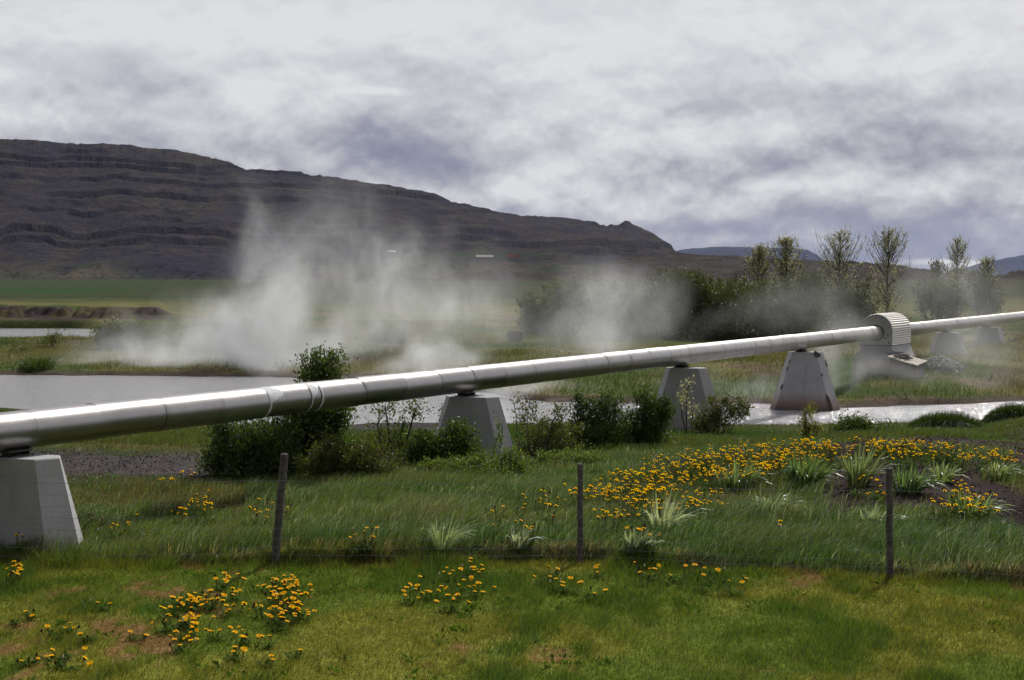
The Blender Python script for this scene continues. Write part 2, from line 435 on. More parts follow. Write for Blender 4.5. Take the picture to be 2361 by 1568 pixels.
def ground_col(x, y):
    yn, yf, p = shore(x, y)
    c = lawn_col(x, y)
    verge = sm(y - fence_y(x), .05, .3)[..., None]
    vc = lerp(np.array((.035, .06, .015)), np.array((.08, .07, .028)), sm(fbm(x * .5, y * .45, 4, 65), .42, .62)[..., None])
    c = lerp(c, vc, verge)
    fe = y - fence_y(x) - (fbm(x * 1.3, y * 0 + 3, 3, 9) - .5) * .5
    c = lerp(c, np.array((.045, .05, .02)), (sm(fe, -.05, .03) * (1 - sm(fe, .15, .24)))[..., None] * .85)
    c = lerp(c, np.array((.034, .024, .024)) * (0.8 + .5 * fbm(x * 3, y * 3, 2, 66))[..., None], bare(x, y)[..., None])
    c = lerp(c, np.array((.06, .051, .054)), gravel(x, y)[..., None])
    wet = (1 - sm(yn - y, .2, 1.1))[..., None]; c = lerp(c, np.array((.06, .05, .045)), wet)
    # far side
    tf = y - yf
    n = fbm(x * .16, y * .16, 5, 67); n2 = fbm(x * .35 + 3, y * .35, 4, 68)
    f = lerp(np.array((.06, .085, .022)), np.array((.115, .11, .036)), sm(n, .38, .62)[..., None])
    f = lerp(f, np.array((.12, .085, .06)), (sm(n2, .58, .68) * .8)[..., None])
    f = lerp(np.array((.09, .07, .06)), f, sm(tf, .1, 1.0)[..., None])
    sl = sm(p, 560, 330) * sm(y, 121, 123.5) * (1 - sm(y, 128, 131))
    f = lerp(f, lerp(np.array((.04, .028, .03)), np.array((.065, .055, .03)), sm(n2, .45, .6)[..., None]), sl[..., None])
    # fields far off: strips of green hay meadow and tawny pasture, darkened to stand for cloud shadow
    k = sm(y, 130, 200)[..., None]
    st = fbm(x * .004 + 3, np.log(np.maximum(y, 20)) * 7, 4, 69); st2 = fbm(x * .02, np.log(np.maximum(y, 20)) * 16, 4, 70)
    ff = lerp(np.array((0.0377, 0.0410, 0.0197)), np.array((0.0476, 0.0418, 0.0246)), sm(st2, .4, .62)[..., None])
    ff = lerp(ff, np.array((0.0279, 0.0435, 0.0164)), sm(st, .5, .62)[..., None])
    left = (sm(p, 560, 150) * sm(y, 190, 260) * (1 - .6 * sm(st, .45, .5)))[..., None]; ff = lerp(ff, np.array((0.0180, 0.0508, 0.0148)), left * .9 * sm(st2, .3, .5)[..., None])
    f = lerp(f, ff, k)
    return np.where((y < (yn + yf) / 2)[..., None], c, f)


def build_ground():
    ys = [-300, -120, -50, -20, -5, 2, 6, 8.5]
    y = 9.6
    while y < 44: ys.append(y); y += .085
    while y < 70: ys.append(y); y += .17
    while y < 140: ys.append(y); y += .33
    while y < 30000: ys.append(y); y *= 1.022
    ys = np.array(ys)
    u = np.linspace(-.40, .40, 520); g = .40 * 1.35 ** np.arange(1, 13)
    u = np.concatenate([-g[::-1], u, g])
    Y = np.repeat(ys[:, None], len(u), 1); X = u[None] * np.maximum(Y, 10.0)
    Z = gz(X, Y)
    v = np.stack([X, Y, Z], -1).reshape(-1, 3); c = ground_col(X, Y).reshape(-1, 3)
    n, k = Y.shape; i = np.arange(n - 1)[:, None] * k; j = np.arange(k - 1)[None]
    f = np.stack([i + j, i + j + 1, i + k + j + 1, i + k + j], -1).reshape(-1, 4)
    tag(MB().add(v, f, 0, c).build('ground', M_ground, smooth=True), kind='structure')


build_ground()
u = np.array([-1.2, -.5, .5, 1.2])
wv, wf = [], []
ws = np.array([30, 45, 60, 90, 130.])
X = np.array([[uu * yy for uu in u] for yy in ws]); Y = np.repeat(ws[:, None], 4, 1)
wv = np.stack([X, Y, np.full_like(X, ZW)], -1).reshape(-1, 3)
wf = [(r * 4 + c, r * 4 + c + 1, r * 4 + c + 5, r * 4 + c + 4) for r in range(4) for c in range(3)]
tag(MB().add(wv, wf).build('river', M_water), kind='structure')

# ------------------------------------------------------------------ hills
CREST = np.array([(-900, 372), (-600, 340), (-300, 322), (0, 321), (60, 323), (130, 329), (180, 333), (240, 331), (300, 331), (345, 344), (400, 347), (455, 358), (560, 381), (610, 388), (660, 391), (720, 401), (790, 410), (850, 421), (920, 432), (960, 437), (1000, 447), (1060, 468), (1110, 475), (1150, 489), (1200, 497), (1300, 502), (1340, 506), (1395, 517), (1425, 516), (1440, 509), (1452, 512), (1465, 520), (1500, 535), (1525, 549), (1548, 566), (1575, 590), (1640, 615), (1760, 640), (1900, 655)], float)


def hill_grid(crest, r0, rc, px0, px1, nu, nv, apron, L, seed, terr=.8):
    p = np.linspace(px0, px1, nu); uu = (p - CX) / F
    cy_ = np.interp(p, crest[:, 0], crest[:, 1])
    ec = (HOR - cy_) + (fbm(p * .02, p * 0, 4, seed) - .5) * 7 + (fbm(p * .12, p * 0, 2, seed + 3) - .5) * 4
    v = np.concatenate([np.linspace(0, 1, nv), [1.02, 1.06, 1.15, 1.4]])
    smooth_e = np.maximum(HOR - np.interp(p, crest[:, 0], crest[:, 1]) + (fbm(p * .008, p * 0, 2, seed) - .5) * 4, -4)
    kk = max(3, int(nu / (px1 - px0) * 160)); ker = np.hanning(kk); ker /= ker.sum()
    smooth_e = np.convolve(np.pad(smooth_e, kk, mode='edge'), ker, 'same')[kk:-kk]
    V, E = np.meshgrid(v, smooth_e, indexing='ij'); P = np.repeat(p[None], len(v), 0)
    E = E + (np.maximum(ec, -4) - smooth_e)[None] * sm(V, .82, .99)
    ap = np.minimum(apron, E * .5)
    V0 = .4
    wav = (fbm(P * .006, V * 3, 3, seed + 5) - .5) * .12
    vv = np.clip(V + wav * np.sin(np.clip(V, 0, 1) * math.pi), 0, 1)
    e = np.where(vv < V0, ap * (vv / V0) ** 1.35, ap + (E - ap) * ((vv - V0) / (1 - V0)) ** .92)
    e = np.where(V > 1, E * (1 - (V - 1) * 2.2), e)
    R = r0 + (rc - r0) * V
    Z = CAMZ + e / F * R
    # lava flows: near level benches with broken cliffs between
    gate = sm(vv, .3, .46) * terr
    s = Z / L + (fbm(P * .004, V * 2, 4, seed + 7) - .5) * 3.2 + (fbm(P * .035, V * 5, 3, seed + 8) - .5) * .4 + (vnoise(P * .2, V * 8, seed + 9) - .5) * .10
    fl = np.floor(s); fr = s - fl; hard = hash2(fl, np.floor(fl * 0 + 3), seed + 11)
    hard = sm(hard * .45 + fbm(P * .0045 + fl * 13.7, fl * 3.1, 4, seed + 12) * .85, .56, .76)
    stp = fl + lerp(fr * 1.0, lerp(fr * .35, .35 + (fr - .72) / .28 * .65, fr > .72), hard)
    Z = lerp(Z, Z + (stp - s) * L, gate * (V <= 1))
    Z = Z + (fbm(P * .03, V * 50, 4, seed + 14) - .5) * 3.4 * sm(vv, .1, .35) * (V <= .985)
    X = uu[None] * R; foot = (fbm(P * .014, V * 6, 4, seed + 30) - .35) * 17 * sm(V, 0, .06) * (1 - sm(V, .12, .3)); Z = Z + foot
    cliff = hard * sm(fr, .68, .76) * sm(vv, .32, .44) * (V <= 1)
    return P, V, vv, X, np.broadcast_to(R, X.shape), Z, cliff


def slope_of(X, R, Z):
    dz = np.gradient(Z, axis=0); dr = np.gradient(R, axis=0)
    return dz / np.maximum(dr, .01)


def grid_mesh(X, R, Z, C):
    v = np.stack([X, R, Z], -1).reshape(-1, 3); n, k = X.shape
    i = np.arange(n - 1)[:, None] * k; j = np.arange(k - 1)[None]
    return v, np.stack([i + j, i + j + 1, i + k + j + 1, i + k + j], -1).reshape(-1, 4), 0, C.reshape(-1, 3)


def build_hill():
    P, V, vv, X, R, Z, hard = hill_grid(CREST, 1250, 2700, -700, 1900, 1300, 460, 82, 15.0, 100)
    # old gravel pit cut into the foot of the slope
    pyy = HOR - (Z - CAMZ) / R * F
    q = np.exp(-((P - 440) / 150) ** 4 - ((pyy - 618) / 28) ** 4)
    sl = slope_of(X, R, Z)
    n = fbm(P * .02, V * 18, 4, 120); n2 = fbm(P * .05, V * 60, 3, 121)
    c = lerp(np.array((.040, .0335, .035)), np.array((.060, .052, .032)), sm(n, .4, .62)[..., None])
    c = lerp(c, np.array((.029, .0245, .030)), sm(n2, .5, .68)[..., None] * .8)
    c = lerp(c, np.array((.060, .049, .039)), (sm(fbm(P * .015 + 7, V * 25, 3, 123), .55, .7))[..., None] * .6)
    c = lerp(c, np.array((.008, .007, .0125)), np.maximum(sm(sl, .4, .85) * .8, hard * (.2 + .75 * fbm(P * .05, V * 30, 4, 125)))[..., None].clip(0, 1))
    lo = sm(V + (fbm(P * .02, V * 30, 4, 126) - .5) * .3, .30, .06)[..., None]; c = lerp(c, lerp(np.array((.05, .075, .028)), np.array((.085, .075, .04)), sm(fbm(P * .01, V * 40, 3, 127), .4, .6)[..., None]), lo)
    c = lerp(c, np.array((.032, .029, .037)), q[..., None])
    zz = 618 + (fbm(P * .03, P * 0, 4, 131) - .5) * 60
    c = lerp(c, np.array((.016, .0145, .02)), (np.exp(-((pyy - zz) / 2.2) ** 2) * sm(P, 330, 345) * (1 - sm(P, 545, 560)))[..., None])
    gf = np.exp(-((P - 1120) / 170) ** 4 - ((pyy - 588) / 7) ** 4) + np.exp(-((P - 1150) / 120) ** 4 - ((pyy - 655) / 10) ** 4)
    c = lerp(c, np.array((.036, .062, .023)), np.clip(gf, 0, 1)[..., None] * .8)
    c = c * (.62, .60, .84)  # cloud shadow and the purple blue of haze put into the hill colour
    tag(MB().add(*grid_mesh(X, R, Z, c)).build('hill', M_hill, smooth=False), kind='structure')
    return P, pyy, X, R, Z


HILL = build_hill()
MOORC = np.array([(700, 648), (1000, 640), (1200, 628), (1380, 605), (1480, 590), (1570, 583), (1640, 588), (1730, 592), (1800, 598), (1890, 602), (1960, 601), (2020, 606), (2080, 612), (2130, 620), (2190, 630), (2240, 640), (2300, 646), (2361, 649), (2600, 652)], float)


def build_moor():
    P, V, vv, X, R, Z, hard = hill_grid(MOORC, 900, 1700, 700, 2700, 700, 160, 16, 2.6, 200, .55)
    sl = slope_of(X, R, Z); n = fbm(P * .02, V * 14, 4, 220)
    c = lerp(np.array((.060, .047, .042)), np.array((.046, .042, .028)), sm(n, .38, .6)[..., None])
    c = lerp(c, np.array((.022, .018, .023)), sm(sl, .12, .3)[..., None])
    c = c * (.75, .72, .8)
    tag(MB().add(*grid_mesh(X, R, Z, c)).build('moor', M_hill, smooth=False), kind='structure')
    return P, HOR - (Z - CAMZ) / R * F, X, R, Z


MOOR = build_moor()


def build_far(prof, r, dr, seed, name):
    prof = np.array(prof, float); p = np.linspace(prof[0, 0], prof[-1, 0], 220)
    e = (HOR - np.interp(p, prof[:, 0], prof[:, 1])) + (fbm(p * .05, p * 0, 3, seed) - .5) * 3
    v = np.linspace(0, 1.2, 24); V, E = np.meshgrid(v, e, indexing='ij')
    prof_v = np.where(V < .5, V * .6, np.where(V < .85, .3 + (V - .5) * 1.9, np.where(V <= 1, .965 + (V - .85) * .23, 1 - (V - 1) * 3)))
    R = r - dr + dr * V; Z = CAMZ - 30 + (E / F * r + 30) * prof_v; X = ((p - CX) / F)[None] * R
    c = np.empty(X.shape + (3,)); c[:] = (.035, .042, .075)  # base colour carries the blue that distance haze would give
    tag(MB().add(*grid_mesh(X, R, Z, c)).build(name, M_far, smooth=True), kind='structure')


build_far([(1450, 640), (1540, 582), (1580, 574), (1640, 570), (1700, 569), (1780, 571), (1830, 573), (1862, 577), (1885, 588), (1905, 606), (1960, 640), (2000, 650)], 9500, 1600, 300, 'far_mountain')
build_far([(2080, 650), (2180, 632), (2240, 612), (2290, 600), (2361, 588), (2500, 565), (2700, 560), (3000, 590)], 12000, 2200, 310, 'far_mountain')


def on_hill(H, px, py):
    P, yy, X, R, Z = H; k = int(np.argmin(np.abs(P[0] - px))); col = yy[:-5, k]
    i = int(np.argmin(np.abs(col - py))); return np.array([X[i, k], R[i, k], Z[i, k]])


# ------------------------------------------------------------------ pipeline
def pd(px): return 18.09 / (1 - px / 3080.0)          # depth of the pipe axis at a picture column


PR, PZ = .22, 1.39
PA = np.array([*at(30, 993, pd(30))[:2], PZ]); PB = np.array([*at(2180, 750, pd(2180))[:2], PZ])
PDIR = (PB - PA) / np.linalg.norm(PB - PA); PYAW = math.atan2(PDIR[0], PDIR[1])   # angle right of the view direction
PLEN = np.linalg.norm(PB - PA)


def on_pipe(px):
    d = ray(px, 700); uu = d[0] / d[1]
    s = (uu * PA[1] - PA[0]) / (PDIR[0] - uu * PDIR[1]); return PA + PDIR * s, s


def build_pipeline():
    root = thing('pipeline', PA, 'long silver metal clad hot water pipe carried over the river on concrete supports', 'pipe')
    right = np.array([PDIR[1], -PDIR[0], 0]); up = np.array([0, 0, 1.0]); N = 48; th = np.arange(N) * 2 * math.pi / N
    b = MB(); step = 1.16; s = -4.6; k = 0
    rng = np.random.default_rng(3)
    while s < 105:
        L = step * (1 + rng.normal() * .03); off = right * rng.normal() * .0025 + up * rng.normal() * .0025
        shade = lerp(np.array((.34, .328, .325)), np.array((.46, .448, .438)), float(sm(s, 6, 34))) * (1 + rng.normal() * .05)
        tilt = rng.normal(size=2) * .0015; ph0 = rng.uniform(0, 6)
        for pair in (((0, PR + .002), (.035, PR + .002)), ((.0351, PR + .002), (.0352, PR)), ((.0352, PR), (.35, PR)), ((.35, PR), (.7, PR)), ((.7, PR), (1.0, PR))):
            rings = []
            for q, rr in pair:
                ce = PDIR * (s + q * L) + off + (right * tilt[0] + up * tilt[1]) * (q - .5)
                wob = 1 + .003 * np.sin(3 * th + ph0) * math.sin(q * math.pi)
                rings.append(ce + rr * (np.cos(th)[:, None] * right + np.sin(th)[:, None] * up) * wob[:, None])
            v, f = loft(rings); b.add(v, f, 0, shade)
        rr = PR + .0026
        ring = [PDIR * (s + q) + off + rr * (np.cos(th)[:, None] * right + np.sin(th)[:, None] * up) for q in (.035, .041 if s < 7 else .052)]
        v, f = loft(ring); b.add(v, f, 1); s += L; k += 1
    o = b.build('cladding', [M_pipe, M_seam], root, True)
    # smeared pale sealant on two joints
    for px, w0, w1 in ((592, .05, .30), (690, .03, .16)):
        P0, s0 = on_pipe(px); bb = MB()
        th2 = np.linspace(-1.35, 1.5, 26); wd = np.where(th2 > .1, w1 * sm(th2, .0, .5) * (1 - .75 * sm(th2, .8, 1.4)), 0) + w0
        r0 = PR + .0026
        e = np.cos(th2 + math.pi * 0)[:, None] * -right * -1 + np.sin(th2)[:, None] * up
        A = PDIR * s0 + r0 * e; B = A + PDIR * wd[:, None]
        n = len(th2); i = np.arange(n - 1)
        v = np.concatenate([A, B]); bb.add(v, np.stack([i, i + 1, n + i + 1, n + i], 1)); bb.build('sealant_patch', M_sealant, root, True)
        if px == 690:
            A = PDIR * (s0 + .26) + r0 * e; B = A + PDIR * .045; b2 = MB(); b2.add(np.concatenate([A, B]), np.stack([i, i + 1, n + i + 1, n + i], 1)); b2.build('sealant_patch', M_sealant, root, True)


build_pipeline()


def hexplan(hw, mw, hd, z):
    return np.array([(-hw, -hd, z), (hw, -hd, z), (mw, 0, z), (hw, hd, z), (-hw, hd, z), (-mw, 0, z)])


def pillar(px, sl_, label, yaw, zbase, stain=False, chips=False, seed=0):
    P, s = on_pipe(px); ztop = PZ - PR - .085
    off = np.array([.12 * math.cos(PYAW), -.12 * math.sin(PYAW), 0])      # the pier stands a little to one side of the bearing
    c = P + off
    root = thing('concrete_support', (c[0], c[1], zbase), label, 'pipe support', 'concrete supports under the pipe', -yaw)
    H = ztop - zbase; rng = np.random.default_rng(seed)
    zs = np.linspace(-.5, H, 14); rings = []
    for z in zs:
        d = H - z
        r = hexplan(.33 + (sl_ - .03) * d, .485 + sl_ * d, .25 + .13 * d, z)
        rings.append(r)
    # subdivide each hex edge so that stains have vertices to sit on
    rr = []
    for r in rings:
        pts = []
        for k in range(6):
            a, bq = r[k], r[(k + 1) % 6]
            for t in np.linspace(0, 1, 12, endpoint=False): pts.append(a + (bq - a) * t)
        rr.append(np.array(pts))
    n = len(rr[0])
    bev = rr[-1].copy(); bev[:, :2] *= .975; bev[:, 2] += .012
    rr.append(bev)
    v, f = loft(rr); col = np.ones((len(v), 3))
    if stain:
        zz = v[:, 2]; k = sm(zz, .55, .05) * (.6 + .8 * fbm(v[:, 0] * 3, zz * 2, 3, 77)); k = np.clip(k, 0, 1)[:, None]
        col = lerp(col, np.array((.60, .36, .25)), k)
        k2 = sm(zz, .03, -.02)[:, None]; col = lerp(col, np.array((.35, .31, .29)), k2)
    else:
        zz = v[:, 2]; k = (sm(zz, .5, .0) * (.25 + .5 * fbm(v[:, 0] * 4, zz * 3 + seed, 3, 78)))[:, None]; col = lerp(col, np.array((.62, .6, .5)), np.clip(k, 0, 1))
    b = MB().add(v, f, 0, col)
    capv = np.concatenate([bev, [[0, 0, H + .012]]]); j = np.arange(n)
    b.add(capv, np.stack([j, (j + 1) % n, np.full(n, n)], 1))
    b.build('pedestal', M_conc, root)
    if chips:                                           # spalled dark arrises of the wettest pier
        bb = MB()
        for (k, zf, ln, wd) in ((1, .97, .10, .11), (1, .62, .05, .03), (1, .14, .22, .10), (1, .05, .1, .05), (0, .72, .12, .03), (0, .40, .09, .04), (0, .84, .07, .02), (2, .80, .14, .03)):
            z = zf * H; d = H - z; r = hexplan(.33 + (sl_ - .03) * d, .485 + sl_ * d, .25 + .13 * d, z); p = r[k]
            n_ = 7; an = np.linspace(0, 2 * math.pi, n_, endpoint=False)
            ring = np.stack([p[0] + np.cos(an) * wd * rng.uniform(.5, 1.2, n_), np.full(n_, p[1]) + rng.uniform(-.02, .012, n_), z + np.sin(an) * ln * rng.uniform(.5, 1.2, n_)], 1)
            ring[:, 0] += -(ring[:, 2] - z) * .28 * (1 if k else -1); ring[:, 1] += (ring[:, 2] - z) * .13
            top = ring.copy(); top[:, 1] -= .012; cen = top.mean(0) - (0, .008, 0)
            bb.add(np.concatenate([ring, top]), np.concatenate([[(i, (i + 1) % n_, n_ + (i + 1) % n_, n_ + i)] for i in range(n_)]))
            bb.add(np.concatenate([top, [cen]]), [(i, (i + 1) % n_, n_) for i in range(n_)])
            bb.build('chipped_edge', m_dark, root); bb = MB()
    # bearing: two plates, a block and two rollers under the pipe shoe
    br = -PYAW + yaw
    pos = np.array([(P - c) @ np.array([math.cos(yaw), -math.sin(yaw), 0]), (P - c) @ np.array([math.sin(yaw), math.cos(yaw), 0]), H + .012])
    bb = MB(); bb.add(*box(pos + (0, 0, .008), (.26, .34, .015), br)); bb.add(*box(pos + (0, 0, .062), (.2, .40, .014), br))
    for q in (-.1, .1):
        dx, dy = -math.sin(br) * q, math.cos(br) * q
        e = np.array([math.cos(br), math.sin(br), 0]) * .11
        v, f = tube([pos + (dx, dy, .036) - e, pos + (dx, dy, .036) + e], .019, 10); bb.add(v, f)
    bb.build('roller_bearing', M_steel, root)
    bb = MB(); bb.add(*box(pos + (0, 0, .082), (.10, .36, .03), br)); bb.build('pipe_shoe', M_steel, root)
    return root


m_dark = m_plain('spalled dark concrete', (.06, .05, .05), (.12, .105, .1), 20, .95, .5, 60)
YAW = math.radians(17.6)
pillar(30, .25, 'pale concrete pipe support in the grass behind the wire fence, nearest to the lawn', YAW, .02, seed=1)
pillar(1075, .31, 'grey concrete pipe support rising out of leafy bushes', YAW, -.12, seed=2)
pillar(1572, .31, 'grey concrete pipe support on the near river bank behind the dark bushes', YAW, -.42, seed=3)
pillar(1848, .31, 'rust stained concrete pipe support standing in the river with chipped edges', YAW, -.52, True, True, seed=4)
pillar(2180, .31, 'pale concrete pipe support on grass just behind the corrugated housing', YAW, .1, seed=5)
pillar(2275, .31, 'faint small concrete pipe support in the steam, last of the row', YAW, .2, seed=6)


def housing():
    P, s = on_pipe(2021); zb = .2
    P2 = P.copy(); P2[2] = zb
    root = thing('valve_housing', P2, 'round topped corrugated metal housing over the pipe on a concrete base', 'pipe housing', None, -PYAW)
    Rr, st, L = .52, .47, 2.5; z0 = PZ - zb - .40               # arch springs .47 above z0
    def prof(off, npts, corr):
        tot = 2 * st + math.pi * Rr; q = np.linspace(0, tot, npts); x = np.empty(npts); z = np.empty(npts); nx = np.empty(npts); nz = np.empty(npts)
        for i, t in enumerate(q):
            if t < st: x[i], z[i], nx[i], nz[i] = -Rr, z0 + t, -1, 0
            elif t < st + math.pi * Rr:
                a = math.pi - (t - st) / Rr; x[i], z[i], nx[i], nz[i] = Rr * math.cos(a), z0 + st + Rr * math.sin(a), math.cos(a), math.sin(a)
            else: x[i], z[i], nx[i], nz[i] = Rr, z0 + st - (t - st - math.pi * Rr), 1, 0
        o = off + corr * np.cos(q / .078 * 2 * math.pi)
        return x + nx * o, z + nz * o
    n = 420; xo, zo = prof(.02, n, .013); xi, zi = prof(.005, n, .013)
    b = MB(); rings = []
    ring = lambda x, z, y: np.stack([x, np.full(len(x), y), z], 1)
    v = np.concatenate([ring(xo, zo, -.03), ring(xo, zo, L), ring(xi, zi, L), ring(xi, zi, -.03)])
    i = np.arange(n - 1)
    for a, c in ((0, 1), (1, 2), (2, 3), (3, 0)): b.add(v, np.stack([a * n + i, a * n + i + 1, c * n + i + 1, c * n + i], 1))
    b.build('corrugated_roof', M_corr, root)
    m_ = 60; xp, zp = prof(-.012, m_, 0)
    for y in (.0, L - .06):
        b = MB(); fr = ring(xp, zp, y); bk = ring(xp, zp, y + .03)
        v, f = loft([fr, bk]); b.add(v, f); cen = np.array([[0, y, z0 + .5]]); j = np.arange(m_)
        b.add(np.concatenate([fr, cen]), np.stack([(j + 1) % m_, j, np.full(m_, m_)], 1))
        b.add(np.concatenate([bk, cen + (0, .03, 0)]), np.stack([j, (j + 1) % m_, np.full(m_, m_)], 1))
        b.build('end_panel', M_panel, root)
    # dark rubber collar round the pipe
    th = np.arange(32) * 2 * math.pi / 32; ce = PZ - zb; b = MB()
    rs = [np.stack([np.cos(th) * r, np.full(32, y), ce + np.sin(th) * r], 1) for r, y in ((.228, -.05), (.262, -.05), (.272, -.006), (.228, -.006))]
    v, f = loft(rs + [rs[0]]); b.add(v, f); b.build('collar', M_steel, root, True)
    for x, z in ((.38, .32), (.30, .24), (.42, .07)): MB().add(*box((x, -.008, z0 + z), (.05, .02, .05), .0)).build('bracket', M_steel, root)
    for y in (-.012, L): MB().add(*box((0, y, z0 - .012), (1.1, .05, .03))).build('bottom_rail', M_steel, root)
    b = MB(); A = []
    for z, hx, y0, y1 in ((z0 - .03, .515, .0, L - .02), (.38, .64, -.12, L + .1), (.375, .70, -.18, L + .15), (-.4, .71, -.19, L + .16)):
        A.append(np.array([(-hx, y0, z), (hx, y0, z), (hx, y1, z), (-hx, y1, z)]))
    v, f = loft(A); b.add(v, f, 0, np.array([(1, 1, 1)] * 8 + [(.92, .8, .72)] * 8)); b.add(A[0], [(0, 1, 2, 3)])
    b.build('concrete_base', M_conc, root)


housing()


def hatch():
    c = at(2113, 844.6, 51.0); zg = float(gz(c[0], 51.0)) - c[2]
    root = thing('cellar_hatch', c, 'low concrete pit with a sloping weathered board lid beside the housing', 'hatch')
    U, V_ = np.array((.48, .70, .10)), np.array((-.80, .42, .25))     # along the boards, across the boards
    Q = lambda a, b_: U * a + V_ * b_
    b = MB(); top = np.array([Q(.06, .03), Q(.94, .03), Q(.94, .97), Q(.06, .97)]); bot = top.copy(); bot[:, 2] = zg - .4
    v, f = loft([bot, top]); b.add(v, f, 0, (.6, .54, .52)); b.add(top, [(0, 1, 2, 3)], 0, (.5, .46, .44)); b.build('pit_wall', M_conc, root)
    b = MB(); rng = np.random.default_rng(5); up = np.cross(U, V_); up /= np.linalg.norm(up)
    for k in range(6):
        b0, b1 = -.03 + k * .178, -.03 + k * .178 + .172; a0, a1 = -.05 + rng.uniform(-.02, .02), 1.06 + rng.uniform(-.03, .03); h0 = .008 + rng.uniform(0, .008)
        lo = np.array([Q(a0, b0), Q(a1, b0), Q(a1, b1), Q(a0, b1)]) + up * h0; v, f = loft([lo, lo + up * .032]); b.add(v, f); b.add(lo + up * .032, [(0, 1, 2, 3)]); b.add(lo, [(3, 2, 1, 0)])
    b.build('board_lid', M_board, root)
    # loose broken planks and sticks lying on the lid
    d = c + Q(.45, .72) + (0, 0, .05)
    b = MB()
    for k in range(13):
        L = rng.uniform(.2, .55); a = rng.uniform(-.5, .9); x = rng.uniform(-.3, .3); y = rng.uniform(-.25, .3)
        p0 = np.array([x, y, -.17 * x + .27 * y + rng.uniform(.0, .07)]); dv = np.array([math.cos(a), math.sin(a), -.2 + rng.uniform(-.05, .2)]) * L / 2
        v, f = tube([p0 - dv, p0, p0 + dv], [.02, .025, .012], 5); b.add(v, f)
    for k in range(5):
        v, f = box((rng.uniform(-.25, .15), rng.uniform(-.2, .25), 0), (rng.uniform(.25, .45), rng.uniform(.06, .1), .02), rng.uniform(-.6, .4))
        v[:, 2] += -.17 * v[:, 0] + .27 * v[:, 1] + .02 + .02 * k; b.add(v, f)
    o = b.build('driftwood_heap', M_wood); o.location = d; tag(o, 'dark heap of broken planks and sticks lying on the board lid', 'wood heap')
    # pale stones and creeping plants beside the hatch
    g = ground_hit(2165, 846); b = MB(); ico = []
    for k in range(300):
        r = rng.uniform(.03, .09); a = rng.uniform(0, 6.283); q = math.sqrt(rng.uniform(0, 1)); x, y = math.cos(a) * q * .75, math.sin(a) * q * 1.3
        z = .32 * (1 - q * q) + rng.uniform(-.03, .02)
        th = np.linspace(0, 2 * math.pi, 6, endpoint=False); A = np.stack([np.cos(th), np.sin(th)], 1) * r * rng.uniform(.7, 1.2, (6, 1))
        r1 = np.column_stack([A + (x, y), np.full(6, z - r * .3)]); r2 = np.column_stack([A * .7 + (x, y), np.full(6, z + r * .4)])
        v, f = loft([r1, r2]); b.add(v, f); b.add(np.concatenate([r2, [[x, y, z + r * .55]]]), [(i, (i + 1) % 6, 6) for i in range(6)])
    th = np.linspace(0, 2 * math.pi, 20, endpoint=False)
    rs = [np.stack([np.cos(th) * .85 * q, np.sin(th) * 1.4 * q, np.full(20, .3 * (1 - q * q) - .12)], 1) for q in (1.0, .75, .5, .2)]
    v, f = loft(rs); b.add(v, f)
    o = b.build('stone_heap', M_stone); o.location = g; tag(o, 'low heap of pale greenish stones beside the board lid', 'stone heap')


hatch()

